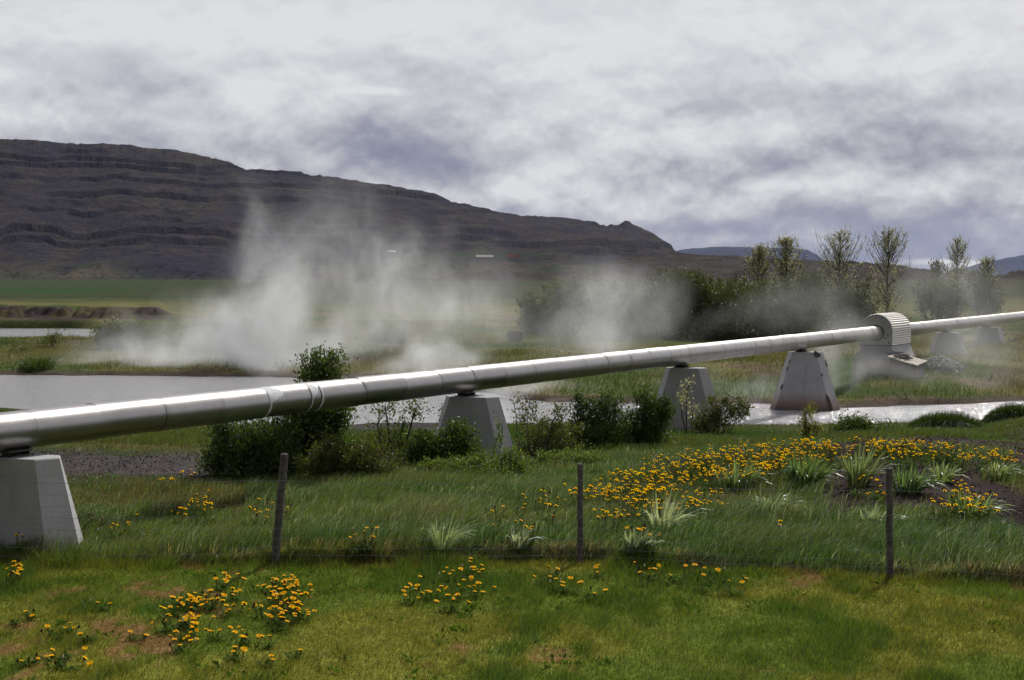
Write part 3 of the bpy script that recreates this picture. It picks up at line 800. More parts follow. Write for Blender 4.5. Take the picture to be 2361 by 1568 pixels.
# ------------------------------------------------------------------ fence
def fence():
    posts = [(630, 1309, 656, 1047, .047, 'leaning split grey fence post with a long crack'), (1337, 1306, 1338, 1070, .034, 'upright slim round grey fence post'), (2053, 1338, 2050, 1080, .038, 'round grey fence post before the flower mound')]
    root = thing('wire_fence', (0, 17.4, 0), 'thin wire netting fence on three grey wooden posts along the edge of the lawn', 'fence')
    R0 = np.array((0, 17.4, 0)); tops = []; rng = np.random.default_rng(11)
    for k, (bx, by, tx, ty, r, lab) in enumerate(posts):
        Y = 17.43 if k < 2 else 16.62
        B = at(bx, by, Y); T = at(tx, ty, Y + .02); B[2] -= .15
        n = 14; P = B + (T - B) * np.linspace(0, 1, n)[:, None]; P[:, 0] += rng.normal(size=n) * .0025
        b = MB(); th = np.linspace(0, 2 * math.pi, 14, endpoint=False)
        rings = []
        for i, p in enumerate(P):
            rr = r * (1 + rng.normal(size=14) * .02 - .1 * i / n) * np.ones(14)
            if k == 0: rr[10] *= .62; rr[11] *= .9           # the crack down its face
            rings.append(p + np.stack([np.cos(th) * rr, np.sin(th) * rr * .9, rng.normal(size=14) * .002], 1))
        v, f = loft(rings); b.add(v - R0, f); top = rings[-1] + (0, 0, .006)
        b.add(np.concatenate([rings[-1], [P[-1] + (0, 0, .012)]]) - R0, [(i, (i + 1) % 14, 14) for i in range(14)])
        o = b.build('fence_post', M_wood, root); o['label'] = lab
        tops.append((B, T))
    # wires run from beyond the left edge through the posts to beyond the right edge
    xs = [-11.0, tops[0][0][0] + .05, tops[1][1][0], tops[2][1][0], 7.3, 10.5]; yy = [17.45, 17.36, 17.36, 16.55, 15.75, 14.9]
    strands = [.91, .77, .64, .51, .39, .28, .185, .10]
    def wz(x, k):
        z = strands[k]; 
        for a, c in zip(xs[:-1], xs[1:]):
            m = (x >= a) & (x <= c); q = (x - a) / (c - a)
            z = np.where(m, strands[k] - .035 * 4 * q * (1 - q) * (1 if k == 0 else .55), z)
        return z + (fbm(x * 1.7, x * 0 + k * 3.3, 3, 90 + k) - .5) * (.03 if k else .012)
    X = np.linspace(xs[0], xs[-1], 420); Y = np.interp(X, xs, yy)
    for k in range(8):
        Z = wz(X, k) + .02; v, f = tube(np.stack([X, Y, Z], 1) - R0, .0021 if k == 0 else .0016, 4)
        b = MB().add(v, f); b.build('wire', M_wire, root)
    b = MB()
    for x in np.arange(xs[0], xs[-1], .30):
        y = float(np.interp(x, xs, yy)); z = [float(wz(np.array([x]), k)[0]) + .02 for k in range(1, 8)]
        P = np.array([(x + rng.normal() * .006, y, q) for q in z]); v, f = tube(P - R0, .0009, 3); b.add(v, f)
    b.build('netting_stays', M_wire, root)


fence()
p = ground_hit(1397, 812); b = MB(); q = at(1396, 785, p[1]); hgt = max(q[2] - p[2], .9)
v, f = tube([(0, 0, -.2), (0.01, 0, hgt * .5), (0, 0, hgt)], [.05, .05, .045], 8); b.add(v, f); b.add(np.concatenate([v[-8:], [[0, 0, hgt + .01]]]), [(i, (i + 1) % 8, 8) for i in range(8)])
o = b.build('marker_post', m_plain('brown timber', (.11, .07, .06), (.17, .11, .09), 14, .9)); o.location = p; tag(o, 'lone thin brown post in the meadow just above the pipe', 'post')
p = ground_hit(1187, 787); b = MB(); rng = np.random.default_rng(8)
n = 22; th = np.linspace(0, 2 * math.pi, n, endpoint=False); rs = []
for yq, rr in ((-.5, .34), (-.46, .40), (-.2, .42), (.2, .42), (.46, .40), (.5, .34)):
    rr = rr * (1 + rng.normal(size=n) * .012); rs.append(np.stack([np.sign(np.cos(th)) * np.abs(np.cos(th)) ** .55 * rr, np.full(n, yq), .36 + np.sign(np.sin(th)) * np.abs(np.sin(th)) ** .55 * rr], 1))
v, f = loft(rs); b.add(v, f)
for ring in (rs[0], rs[-1]): b.add(np.concatenate([ring, [ring.mean(0)]]), [(i, (i + 1) % n, n) for i in range(n)])
o = b.build('bale', M_bale); o.location = p; o.rotation_euler = (0, 0, .35); o.scale = (.72,) * 3; tag(o, 'dark brown squarish bale lying alone in the meadow across the river', 'bale')

# ------------------------------------------------------------------ farm buildings on the slope
def house(H, px, py, wpx, hpx, name, label, cat, roofm, chimney=False, wins=4, rz=0.0, roofshare=.5):
    c = on_hill(H, px, py); k = c[1] / F; Wd, Ht = wpx * k, hpx * k; D = Wd * .45; wh = Ht * (1 - roofshare)
    root = thing(name, c, label, cat, None, rz)
    b = MB(); b.add(*box((0, D / 2, wh / 2 - 2), (Wd, D, wh + 4)))
    for x in (-Wd / 2 + .05, Wd / 2 - .05): b.add([(x, 0.05, wh), (x, D - .05, wh), (x, D / 2, Ht - .2)], [(0, 1, 2)])
    b.build('wall', M_white, root)
    b = MB(); e = Wd * .03; v = [(-Wd / 2 - e, -e, wh - .1), (Wd / 2 + e, -e, wh - .1), (Wd / 2 + e, D / 2, Ht), (-Wd / 2 - e, D / 2, Ht), (-Wd / 2 - e, D + e, wh - .1), (Wd / 2 + e, D + e, wh - .1)]
    b.add(v, [(0, 1, 2, 3), (3, 2, 5, 4)]); v2 = np.array(v) - (0, 0, .25); b.add(v2, [(3, 2, 1, 0), (4, 5, 2, 3)]); b.add(np.concatenate([v, v2]), [(0, 6, 7, 1), (4, 5, 11, 10)])
    ro = b.build('roof', roofm, root)
    if chimney: MB().add(*box((Wd * .1, D / 2, Ht + .5), (Wd * .06, Wd * .06, 2.4))).build('chimney', M_white, ro)
    for i in range(wins):
        x = -Wd * .4 + Wd * .8 * (i + .5) / wins; MB().add(*box((x, -.04, wh * .55), (Wd * .055, .12, wh * .4))).build('window', M_glass, root)


house(HILL, 1117, 597, 38, 9, 'barn', 'long low white farm barn with a faded pink roof at the hill foot', 'barn', M_pinkroof, wins=3)
house(HILL, 1184, 601, 28, 15, 'farmhouse', 'small white farmhouse with a red roof and chimney below the hill', 'house', M_redroof, True, 3)
house(HILL, 906, 582, 17, 5, 'shed', 'tiny white roofed shed standing alone above the steam on the slope', 'shed', M_film, wins=1, rz=.2, roofshare=.7)
house(MOOR, 2318, 655, 16, 6, 'farmhouse', 'tiny white far off farmhouse behind the slender trees at the moor edge', 'house', M_white, wins=2)
c = on_hill(HILL, 1118, 641); root = thing('bale_stack', c, 'white stack of film wrapped round bales in the field under the farm', 'bale stack')
k = c[1] / F; r = 3.6 * k; rng = np.random.default_rng(4)
for row in range(2):
    for i in range(6 - row):
        th = np.linspace(0, 2 * math.pi, 14, endpoint=False); x = (i - 2.5 + row * .5) * r * 1.18 - row * r * .6; z = r * .62 + row * r * 1.02
        rs = [np.stack([x + np.cos(th) * q, np.full(14, y), z + np.sin(th) * q], 1) for q, y in ((r * .5, -1.0), (r * .62, -.8), (r * .62, .8), (r * .5, 1.0))]
        b = MB(); v, f = loft(rs); b.add(v, f)
        for ring in (rs[0], rs[-1]): b.add(np.concatenate([ring, [ring.mean(0)]]), [(a, (a + 1) % 14, 14) for a in range(14)])
        b.build('wrapped_bale', M_film, root, True)

# ------------------------------------------------------------------ shrubs and trees
def leaf_quads(pos, dirs, size, wr, rng, col, var=.3, yellow=.15):
    n = len(pos); dirs = dirs / (np.linalg.norm(dirs, axis=1, keepdims=True) + 1e-9)
    r = rng.normal(size=(n, 3)); side = np.cross(dirs, r); side /= np.linalg.norm(side, axis=1, keepdims=True) + 1e-9
    nrm = np.cross(side, dirs); s = size * rng.uniform(.6, 1.3, (n, 1))
    a = pos; b_ = pos + dirs * s * .5 + side * s * wr * .5 + nrm * s * .08; c = pos + dirs * s; d = pos + dirs * s * .5 - side * s * wr * .5 + nrm * s * .08
    v = np.stack([a, b_, c, d], 1).reshape(-1, 3); f = np.arange(4 * n).reshape(n, 4)
    k = rng.uniform(1 - var, 1 + var, (n, 1)); cc = np.asarray(col) * k
    y = rng.uniform(0, 1, (n, 1)) < yellow; cc = np.where(y, cc * (1.5, 1.35, .9), cc)
    return v, f, np.repeat(cc, 4, 0)


def bez(a, b, bend, n=6):
    t = np.linspace(0, 1, n)[:, None]; return a * (1 - t) ** 2 + 2 * t * (1 - t) * bend + b * t * t


def shrub(name, label, cat, d, basepx, blobs, nleaf, size, col, seed, group=None, wr=.5, per=24, crad=.10, stem=.02, zoff=None, deep=.9, names=('stems', 'foliage'), var=.35, yellow=.15, stems=None):
    rng = np.random.default_rng(seed); bx = u_of(basepx) * d
    base = np.array([bx, d, float(gz(bx, d))])
    root = thing(name, base, label, cat, group)
    sk = d / F; C = []; 
    for (px, py, rx, ry) in blobs:
        c = at(px, py, d) - base; c[1] += rng.uniform(-.2, .2) * rx * sk; C.append((c, rx * sk * (1.34 if d > 81 else 1), ry * sk * (1.12 if d > 81 else 1)))
    wood = MB(); limbs = []
    for c, rx, rz in C:
        k = stems or max(2, int(rx / .35) + 1)
        for i in range(k):
            o = np.array([(i - (k - 1) / 2) * rx * .5 + rng.normal() * .04, rng.normal() * rx * .3, 0]); 
            tip = c + o * (1.0, 1, 0) + (0, 0, rng.uniform(.1, .75) * rz)
            st = np.array([lerp(0, tip[0], .35) + rng.normal() * .05, rng.normal() * .08, -.05]); st[:2] = st[:2] if abs(c[0]) > .25 else st[:2] * .5
            bend = lerp(st, tip, .5) + np.array([rng.normal() * .08, rng.normal() * .08, .1 * abs(tip[2])]); L = bez(st, tip, bend, 8)
            L += np.cumsum(rng.normal(size=L.shape), 0) * .008 * (np.arange(8)[:, None] > 0)
            v, f = tube(L, np.linspace(stem, stem * .3, 8), 5); wood.add(v, f); limbs.append(L)
    LP = np.concatenate(limbs)
    nleaf = nleaf * (1.9 if d < 45 else 2.1) if nleaf > 1000 else nleaf * 1.5
    area = np.array([rx * rz for _, rx, rz in C]); ncl = np.maximum(3, (nleaf * area / area.sum() / per)).astype(int)
    pos, dr = [], []
    for (c, rx, rz), m in zip(C, ncl):
        q = rng.normal(size=(m, 3)); q /= np.linalg.norm(q, axis=1, keepdims=True); rad = rng.uniform(0, 1, (m, 1)) ** .45
        lump = .5 + .95 * fbm(q[:, 0] * 2 + seed, q[:, 2] * 2 + q[:, 1] * 3, 2, seed)[:, None]
        cl = c + q * rad * lump * np.array([rx, rx * deep, rz]) * .95
        if nleaf > 1400:                                # loose shoots standing out of the top of the crown
            for _ in range(int(4 + m * .05)):
                e = rng.uniform(-.9, .9); st = c + np.array([e * rx, rng.uniform(-.5, .5) * rx, rz * .75 * math.sqrt(max(.05, 1 - e * e))]); ln = rz * rng.uniform(.2, .55); tp = st + np.array([rng.normal() * .35 + e * .4, rng.normal() * .25, 1.0]) * ln
                v, f = tube([st - (0, 0, .1), lerp(st, tp, .5) + rng.normal(size=3) * .02, tp], [stem * .25, stem * .2, stem * .1], 3); wood.add(v, f); k = int(12 + per * .7)
                t_ = rng.uniform(0, 1, (k, 1)); pos.append(st + (tp - st) * t_ + rng.normal(size=(k, 3)) * crad * .35); dr.append((tp - st) / ln * .8 + rng.normal(size=(k, 3)) * .7)
        for cpos in cl:
            if cpos[2] < .02: cpos[2] = rng.uniform(.02, .15)
            k = rng.integers(max(4, per // 2), int(per * 1.5)); j = int(np.argmin(((LP - cpos) ** 2).sum(1) + (LP[:, 2] > cpos[2]) * .2))
            tw = bez(LP[j], cpos, lerp(LP[j], cpos, .5) + (0, 0, .04), 4); v, f = tube(tw, [stem * .28, stem * .22, stem * .18, stem * .1], 3); wood.add(v, f)
            out = cpos - LP[j]; out = out / (np.linalg.norm(out) + .05) + np.array([0, 0, .7])
            t = rng.uniform(-1, 1, (k, 1)); pp = cpos + out * t * crad * 1.4 + rng.normal(size=(k, 3)) * crad * (.75, .75, .6)
            pos.append(pp); dr.append(out * .8 + rng.normal(size=(k, 3)) * .8)
    wood.build(names[0], M_bark, root, True)
    v, f, cc = leaf_quads(np.concatenate(pos), np.concatenate(dr), size * 1.15, wr * 1.15, rng, col, var, yellow)
    MB().add(v, f, 0, cc).build(names[1], M_leaf, root)
    return root


DK, MD, LT, OL = (.055, .088, .02), (.065, .105, .022), (.12, .17, .045), (.085, .10, .028)
TR = ('trunk', 'crown')
NB = 'bushes on the near river bank'
shrub('willow_tree', 'dark leafy small tree whose top shows above the pipe', 'tree', 25.6, 715, [(745, 852, 48, 38), (735, 905, 55, 40), (715, 975, 85, 55), (770, 965, 40, 35), (690, 1040, 105, 50)], 9500, .045, MD, 401, None, stem=.045, names=TR, stems=2)
shrub('bush', 'dense dark bush behind the cracked fence post beside the gravel', 'bush', 24.8, 570, [(600, 1020, 80, 50), (540, 1040, 70, 48), (510, 1000, 25, 32), (620, 1075, 90, 35), (495, 1070, 40, 30)], 7000, .042, DK, 402, NB, names=('stems', 'foliage'))
shrub('willow_tree', 'thin forked sapling with two leaning stems before the shining water', 'tree', 27, 912, [(888, 945, 34, 18), (962, 945, 32, 22), (928, 985, 30, 18), (868, 985, 20, 16)], 620, .045, MD, 403, None, stem=.028, names=TR, stems=1, crad=.09)
shrub('bush', 'low olive bush right of the cracked fence post', 'bush', 24.2, 815, [(790, 1060, 75, 42), (850, 1075, 65, 40), (740, 1080, 45, 30)], 5200, .036, OL, 404, NB, crad=.08)
shrub('bush', 'small open bush under the forked sapling', 'bush', 26.8, 905, [(880, 1040, 55, 35), (945, 1050, 45, 30)], 1400, .04, OL, 405, NB)
shrub('bush', 'deep green bush leaning against the left side of the bush clad support', 'bush', 26.2, 1020, [(1012, 1045, 60, 48), (1062, 1010, 32, 34), (1075, 1060, 35, 40), (965, 1060, 35, 30), (1030, 1082, 70, 24)], 6500, .045, MD, 406, NB)
shrub('bush', 'light green low bush at the foot of the bush clad support', 'bush', 25.3, 1090, [(1040, 1092, 60, 26), (1110, 1085, 60, 30), (1180, 1078, 40, 36), (1000, 1090, 40, 24), (1110, 1105, 100, 16)], 5200, .036, LT, 407, NB, crad=.07)
shrub('willow_tree', 'single thin leafy shoot in front of the bush clad support', 'tree', 25.9, 1133, [(1150, 985, 9, 18), (1146, 1020, 9, 18), (1136, 1055, 16, 10), (1158, 1050, 12, 10)], 260, .036, LT, 408, None, stem=.012, names=TR, stems=1, per=10, crad=.05)
shrub('bush', 'sparse twiggy bush right of the bush clad support against the water', 'bush', 28.6, 1225, [(1225, 945, 34, 30), (1248, 980, 22, 22), (1200, 975, 18, 22), (1190, 935, 8, 22)], 420, .045, OL, 409, NB, stem=.014, per=9, crad=.07)
shrub('bush', 'olive bush between the bush clad support and the dark tall bushes', 'bush', 28, 1260, [(1250, 1010, 55, 35), (1300, 1018, 50, 38), (1230, 1040, 45, 30), (1275, 1045, 60, 26), (1290, 970, 14, 28)], 2200, .042, OL, 410, NB)
shrub('bush', 'pale low bush in the grass behind the middle fence post', 'bush', 26.6, 1300, [(1260, 1080, 35, 24), (1310, 1078, 50, 28), (1365, 1082, 40, 22)], 2300, .034, LT, 411, NB, crad=.07)
shrub('bush', 'dark spiky bush, first of the dark pair before the river', 'bush', 30, 1385, [(1335, 950, 16, 34), (1368, 960, 22, 40), (1410, 950, 30, 40), (1385, 1000, 68, 32), (1340, 995, 28, 30), (1385, 1025, 80, 24), (1325, 1018, 30, 24)], 5600, .042, DK, 412, NB, crad=.09)
shrub('bush', 'dark upright bush next to the pale support on the bank', 'bush', 30.5, 1490, [(1490, 940, 28, 34), (1495, 985, 52, 40), (1530, 955, 18, 34), (1450, 990, 30, 34), (1490, 1022, 62, 24)], 5600, .042, DK, 413, NB, crad=.09)
shrub('bush', 'airy bush with feathery shoots at the right foot of the bank support', 'bush', 34, 1650, [(1650, 955, 28, 36), (1690, 945, 26, 28), (1640, 980, 42, 22), (1710, 950, 16, 22), (1620, 985, 25, 18)], 1900, .046, OL, 414, NB, stem=.016, per=14, crad=.09)
shrub('willow_tree', 'slim sapling with pale catkin tufts in front of the bank support', 'tree', 34.2, 1590, [(1583, 895, 14, 10), (1575, 920, 18, 16), (1598, 945, 18, 14)], 170, .06, (.32, .33, .26), 415, None, stem=.02, names=TR, stems=1, per=8, crad=.07)
shrub('willow_tree', 'yellow green sapling standing alone above the flower bed', 'tree', 31, 1868, [(1862, 950, 14, 12), (1856, 972, 16, 14), (1885, 985, 20, 16), (1862, 1000, 18, 14)], 620, .045, (.15, .16, .035), 416, None, stem=.016, names=TR, stems=2, per=12, crad=.07)
shrub('bush', 'bright green bush at the water edge behind the flower bed', 'bush', 33.2, 1960, [(1965, 985, 28, 20), (1940, 995, 22, 14), (1990, 990, 20, 18)], 1500, .044, MD, 417, NB, crad=.09)
shrub('bush', 'low spreading green bush just short of the dark grass hummock', 'bush', 33.6, 2035, [(2035, 993, 26, 14), (2062, 997, 18, 10), (2010, 998, 16, 10)], 900, .042, MD, 418, NB, crad=.08)
shrub('bush', 'small bush left of the bush clad support with bare shoots', 'bush', 28.8, 1025, [(1022, 955, 8, 16), (1035, 970, 12, 16)], 160, .042, OL, 419, NB, stem=.01, per=8, crad=.05)
NI = 'bushes on the island'
shrub('bush', 'rounded grey green bush on the island by the far channel', 'bush', 80, 285, [(290, 780, 55, 32), (250, 775, 35, 24), (325, 785, 28, 22)], 4200, .10, OL, 430, NI, crad=.22, stem=.04)
shrub('bush', 'dark low bush at the island edge touching the water', 'bush', 62.5, 80, [(80, 860, 38, 11), (100, 863, 28, 8)], 1500, .07, DK, 431, NI, crad=.12)
shrub('bush', 'small shaggy bush on the island left of the rounded bush', 'bush', 82, 112, [(112, 788, 22, 14), (126, 776, 8, 10)], 500, .09, OL, 432, NI, crad=.16)
shrub('bush', 'dim bush on the island half lost in the steam', 'bush', 72, 468, [(465, 835, 34, 24), (480, 820, 18, 16)], 1500, .09, OL, 433, NI, crad=.18)
shrub('bush', 'flat bush at the left frame edge on the island', 'bush', 78, 40, [(45, 812, 40, 10)], 700, .08, OL, 434, NI, crad=.15)
shrub('bush', 'dark bush in the meadow seen through the steam above the pipe', 'bush', 78, 895, [(890, 812, 34, 16), (915, 808, 22, 14)], 1600, .09, DK, 435, None, crad=.18)
NH = 'dark bushes along the far meadow'
HD = (.055, .075, .026)
for i, (d, bx, bl, nl, lab) in enumerate([
    (88, 1230, [(1228, 730, 26, 42), (1250, 735, 20, 30)], 2600, 'dark bush at the left end of the far bush row'),
    (90, 1310, [(1300, 690, 40, 36), (1340, 700, 45, 45), (1310, 730, 50, 30)], 3600, 'steam veiled bush between the end bush and the dark thicket'),
    (86, 1420, [(1400, 700, 42, 42), (1445, 710, 40, 50), (1425, 755, 60, 28)], 4200, 'grey green bush left of the darkest thicket'),
    (83, 1520, [(1500, 700, 40, 48), (1545, 690, 50, 55), (1515, 755, 75, 34), (1585, 670, 30, 30)], 6500, 'big dark thicket bush left of centre in the far row'),
    (82, 1630, [(1610, 705, 48, 48), (1660, 710, 52, 50), (1640, 758, 78, 32), (1610, 660, 24, 22)], 6500, 'big dark thicket bush right of centre in the far row'),
    (84, 1725, [(1710, 720, 40, 42), (1750, 710, 40, 46), (1735, 758, 70, 28), (1690, 700, 40, 45)], 5200, 'dark bush under the first slender tree'),
    (85, 1825, [(1800, 705, 42, 50), (1850, 700, 42, 52), (1830, 752, 78, 30), (1870, 680, 26, 40)], 6000, 'tall dark bush wrapped round the second slender tree'),
    (90, 1945, [(1920, 715, 38, 45), (1965, 700, 38, 50), (1990, 720, 28, 36), (1950, 750, 55, 22)], 3600, 'thin grey bush under the third slender tree'),
    (96, 2160, [(2150, 690, 34, 44), (2200, 700, 30, 40)], 2800, 'hazy bush round the far pair of slender trees'),
    (98, 2268, [(2262, 680, 30, 44), (2285, 700, 20, 30)], 2200, 'hazy bush at the right end of the far row')]):
    shrub('bush', lab, 'bush', d, bx, bl, nl, .11, HD if i not in (1, 2, 7, 8, 9) else (.075, .085, .035), 440 + i, NH, crad=.2, stem=.05)


def slender(px, top, basepy, hw, d, seed, label, nb, leafcol):
    rng = np.random.default_rng(seed); bx = u_of(px) * d; base = np.array([bx, d, float(gz(bx, d))]); root = thing('poplar_tree', base, label, 'tree', 'slender trees behind the bushes')
    H = at(px, top, d)[2] - base[2]; Wd = hw * d / F; wood = MB(); pos, dr = [], []
    n = 12; T = np.stack([np.cumsum(rng.normal(size=n)) * .02, np.cumsum(rng.normal(size=n)) * .02, np.linspace(-.1, H, n)], 1); v, f = tube(T, np.linspace(.065, .012, n), 6); wood.add(v, f)
    for i in range(nb):
        q = rng.uniform(.08, .97); z = q * H; o = np.array([np.interp(z, T[:, 2], T[:, 0]), np.interp(z, T[:, 2], T[:, 1]), z])
        wq = Wd * 1.25 * max(.15, math.sin(min(1, q * 1.02) * math.pi * .80 + .42)) * rng.uniform(.5, 1.2); a = rng.uniform(0, 6.283)
        rise = wq * rng.uniform(1.0, 1.9); tip = o + np.array([math.cos(a) * wq, math.sin(a) * wq, rise]); tip[2] = min(tip[2], H * 1.0)
        L = bez(o, tip, lerp(o, tip, .5) + np.array([math.cos(a), math.sin(a), -.3]) * wq * .25, 7); v, f = tube(L, np.linspace(.018, .005, 7), 4); wood.add(v, f)
        for s in range(5):
            k = rng.integers(2, 7); tw = L[k - 1] + (rng.normal(size=3) * .22 + (0, 0, .22)) * (.6 + wq * .3); v, f = tube([L[k - 1], lerp(L[k - 1], tw, .5) + (0, 0, .02), tw], [.01, .008, .005], 3); wood.add(v, f)
            m = rng.integers(2, 7); t = rng.uniform(.2, 1.1, (m, 1)); pos.append(L[k - 1] + (tw - L[k - 1]) * t + rng.normal(size=(m, 3)) * .045); dr.append(rng.normal(size=(m, 3)) + (0, 0, .6))
    wood.build('trunk', M_bark, root, True); v, f, cc = leaf_quads(np.concatenate(pos), np.concatenate(dr), .095, .65, rng, leafcol, .4, .15)
    MB().add(v, f, 0, cc).build('crown', M_leaf, root)


GO = (.36, .37, .29)
slender(1748, 572, 760, 34, 88, 501, 'slender grey green tree, first from the left behind the dark bushes', 110, GO)
slender(1820, 553, 760, 40, 88, 502, 'tall full slender tree rising from the tall dark bush', 140, GO)
slender(1936, 538, 755, 44, 92, 503, 'tall slender tree just left of the corrugated housing', 130, GO)
slender(2046, 533, 750, 40, 92, 504, 'tallest open crowned slender tree directly above the corrugated housing', 120, GO)
slender(2163, 607, 745, 28, 99, 505, 'short leafy tree beside the tall steam veiled one', 80, OL)
slender(2207, 549, 745, 28, 100, 506, 'tall thin steam veiled tree above the last supports', 95, GO)
slender(2272, 598, 740, 28, 100, 507, 'short slender tree at the right end of the row', 75, GO)

# ------------------------------------------------------------------ grass
def blades(x, y, h, wd, lean, col, rng, segs=2, sway=(.35, .05), jit=.3):
    """one bent blade per point: segs-1 quads are skipped, tip is a triangle; returns verts, faces, colours"""
    n = len(x); z = gz(x, y); a = rng.uniform(0, 2 * math.pi, n); sx, sy = np.cos(a) * wd / 2, np.sin(a) * wd / 2
    lx = h * (sway[0] + rng.normal(size=n) * lean); ly = h * (sway[1] + rng.normal(size=n) * lean)
    if segs == 1:
        v = np.stack([np.stack([x - sx, y - sy, z - .01], 1), np.stack([x + sx, y + sy, z - .01], 1), np.stack([x + lx, y + ly, z + h], 1)], 1).reshape(-1, 3)
        f = np.arange(3 * n).reshape(n, 3); k = 3
    else:
        m = .5; b = [np.stack([x - sx, y - sy, z - .01], 1), np.stack([x + sx, y + sy, z - .01], 1), np.stack([x + lx * .3 - sx * .8, y + ly * .3 - sy * .8, z + h * .6], 1), np.stack([x + lx * .3 + sx * .8, y + ly * .3 + sy * .8, z + h * .6], 1), np.stack([x + lx, y + ly, z + h * (1 - .12 * np.abs(lx / h))], 1)]
        v = np.stack(b, 1).reshape(-1, 3); i = np.arange(n) * 5; k = 5
        f = np.concatenate([np.stack([i, i + 1, i + 3], 1), np.stack([i, i + 3, i + 2], 1), np.stack([i + 2, i + 3, i + 4], 1)])
    c = col * rng.uniform(1 - jit, 1 + jit, (n, 1)); return v, f, np.repeat(c, k, 0)


def scatter(n, y0, y1, rng, u0=-.46, u1=.46):
    """points with even density per square metre over a wedge in front of the viewer"""
    y = np.sqrt(rng.uniform(y0 * y0, y1 * y1, n)); return rng.uniform(u0, u1, n) * y, y


def build_grass():
    rng = np.random.default_rng(21)
    # mown lawn
    x, y = scatter(375000, 10.5, 17.9, rng); k = y < fence_y(x) + .1; x, y = x[k], y[k]
    c = lawn_col(x, y); n2 = lawn_n2(x, y)
    h = (.028 + .05 * sm(n2, .45, .7)) * rng.uniform(.5, 1.6, len(x)); h = h * (1 + 1.2 * sm(y - fence_y(x), -.5, -.05)) 
    dry = (lawn_n3(x, y) > .63); keep = ~dry | (rng.uniform(0, 1, len(x)) < .45); x, y, h, c = x[keep], y[keep], h[keep], c[keep]
    v, f, cc = blades(x, y, h, .007, .5, c * 1.05, rng, 1, (.25, 0), .65); tag(MB().add(v, f, 0, cc).build('lawn_grass', M_grass), 'short mown lawn grass in green and yellowish patches', 'grass', None, 'stuff')
    # broad leaved weeds in the turf
    m = 420; wx, wy = scatter(m, 11.5, 17.2, rng); kk = (fbm(wx * .6, wy * .5, 3, 190) > .48); wx, wy = wx[kk], wy[kk]; P = []
    reps = rng.integers(6, 16, len(wx)); X = np.repeat(wx, reps) + rng.normal(size=reps.sum()) * .07; Y = np.repeat(wy, reps) + rng.normal(size=reps.sum()) * .07; Zg = gz(X, Y); n_ = len(X)
    an = rng.uniform(0, 6.283, n_); ln = rng.uniform(.04, .10, n_); d_ = np.stack([np.cos(an), np.sin(an), rng.uniform(.25, 1.1, n_)], 1)
    v, f, cc = leaf_quads(np.stack([X, Y, Zg + .012], 1), d_, .06, .4, rng, (.06, .12, .018), .4, .1)
    tag(MB().add(v, f, 0, cc).build('lawn_weeds', M_herb), 'broad leaved weeds scattered in the mown lawn', 'weeds', None, 'stuff')
    # stones of the gravel strip and clods of the open soil
    for nm, fn, num, y0, y1, r0, r1, cA, cB, lab in (('gravel_stones', gravel, 26000, 22.5, 30, .010, .028, (.036, .032, .034), (.12, .106, .11), 'grey gravel stones strewn left of the bushes'), ('soil_clods', bare, 30000, 18.5, 33, .010, .03, (.022, .016, .016), (.075, .055, .05), 'dark crumbs and clods of bare soil on the flower mound')):
        gx, gy = scatter(num, y0, y1, rng); kk = rng.uniform(0, 1, num) < fn(gx, gy); gx, gy = gx[kk], gy[kk]; n_ = len(gx); zz = gz(gx, gy); r = rng.uniform(r0, r1, n_)
        O = np.array([(1, 0, 0), (-.5, .87, 0), (-.5, -.87, 0), (.2, .1, .9)]); ph = rng.uniform(0, 6.283, n_); cp, sp_ = np.cos(ph), np.sin(ph); J = O[None] * rng.uniform(.6, 1.4, (n_, 4, 1)) * r[:, None, None]
        V = np.stack([J[..., 0] * cp[:, None] - J[..., 1] * sp_[:, None] + gx[:, None], J[..., 0] * sp_[:, None] + J[..., 1] * cp[:, None] + gy[:, None], J[..., 2] + zz[:, None] - .004], -1).reshape(-1, 3)
        i4 = np.arange(n_) * 4; ff = np.concatenate([np.stack([i4 + p_, i4 + q_, i4 + 3], 1) for p_, q_ in ((0, 1), (1, 2), (2, 0))])
        tag(MB().add(V, ff, 0, np.repeat(lerp(np.array(cA), np.array(cB), rng.uniform(0, 1, (n_, 1)) ** 1.6), 4, 0)).build(nm, M_ground), lab, 'gravel' if nm[0] == 'g' else 'soil', None, 'stuff')
    # rank grass behind the fence
    x, y = scatter(325000, 16.0, 30, rng); d = y - fence_y(x); k = (d > -.06)
    br = bare(x, y); gr = gravel(x, y); k &= rng.uniform(0, 1, len(x)) > np.clip(br * 1.0 + gr * .95, 0, .97); k &= rng.uniform(0, 1, len(x)) < np.clip((34 - y) / 14, .25, 1)
    x, y, d = x[k], y[k], d[k]; n = fbm(x * .45, y * .5, 4, 160); n2 = fbm(x * 1.1, y * 1.1, 3, 161)
    c = lerp(np.array((.058, .115, .027)), np.array((.11, .142, .038)), sm(n, .4, .6)[:, None]); c = lerp(c, np.array((.14, .12, .045)), (sm(n2, .6, .75) * .5)[:, None])
    c = lerp(c, np.array((.14, .20, .12)), (rng.uniform(0, 1, len(x)) < .25)[:, None] * .7)
    lip = (d > .12) & (d < .34) & (rng.uniform(0, 1, len(x)) < .55 * sm(fbm(x * 1.1, y * 0, 3, 163), .4, .6)); low = d < .14; c[low] = c[low] * .8; c[lip] = np.array((.26, .20, .11))
    c = c * 1.15; c[rng.uniform(0, 1, len(x)) < .09 * sm(fbm(x * .6, y * .9, 3, 166), .35, .65) + .02] = (.34, .37, .31)
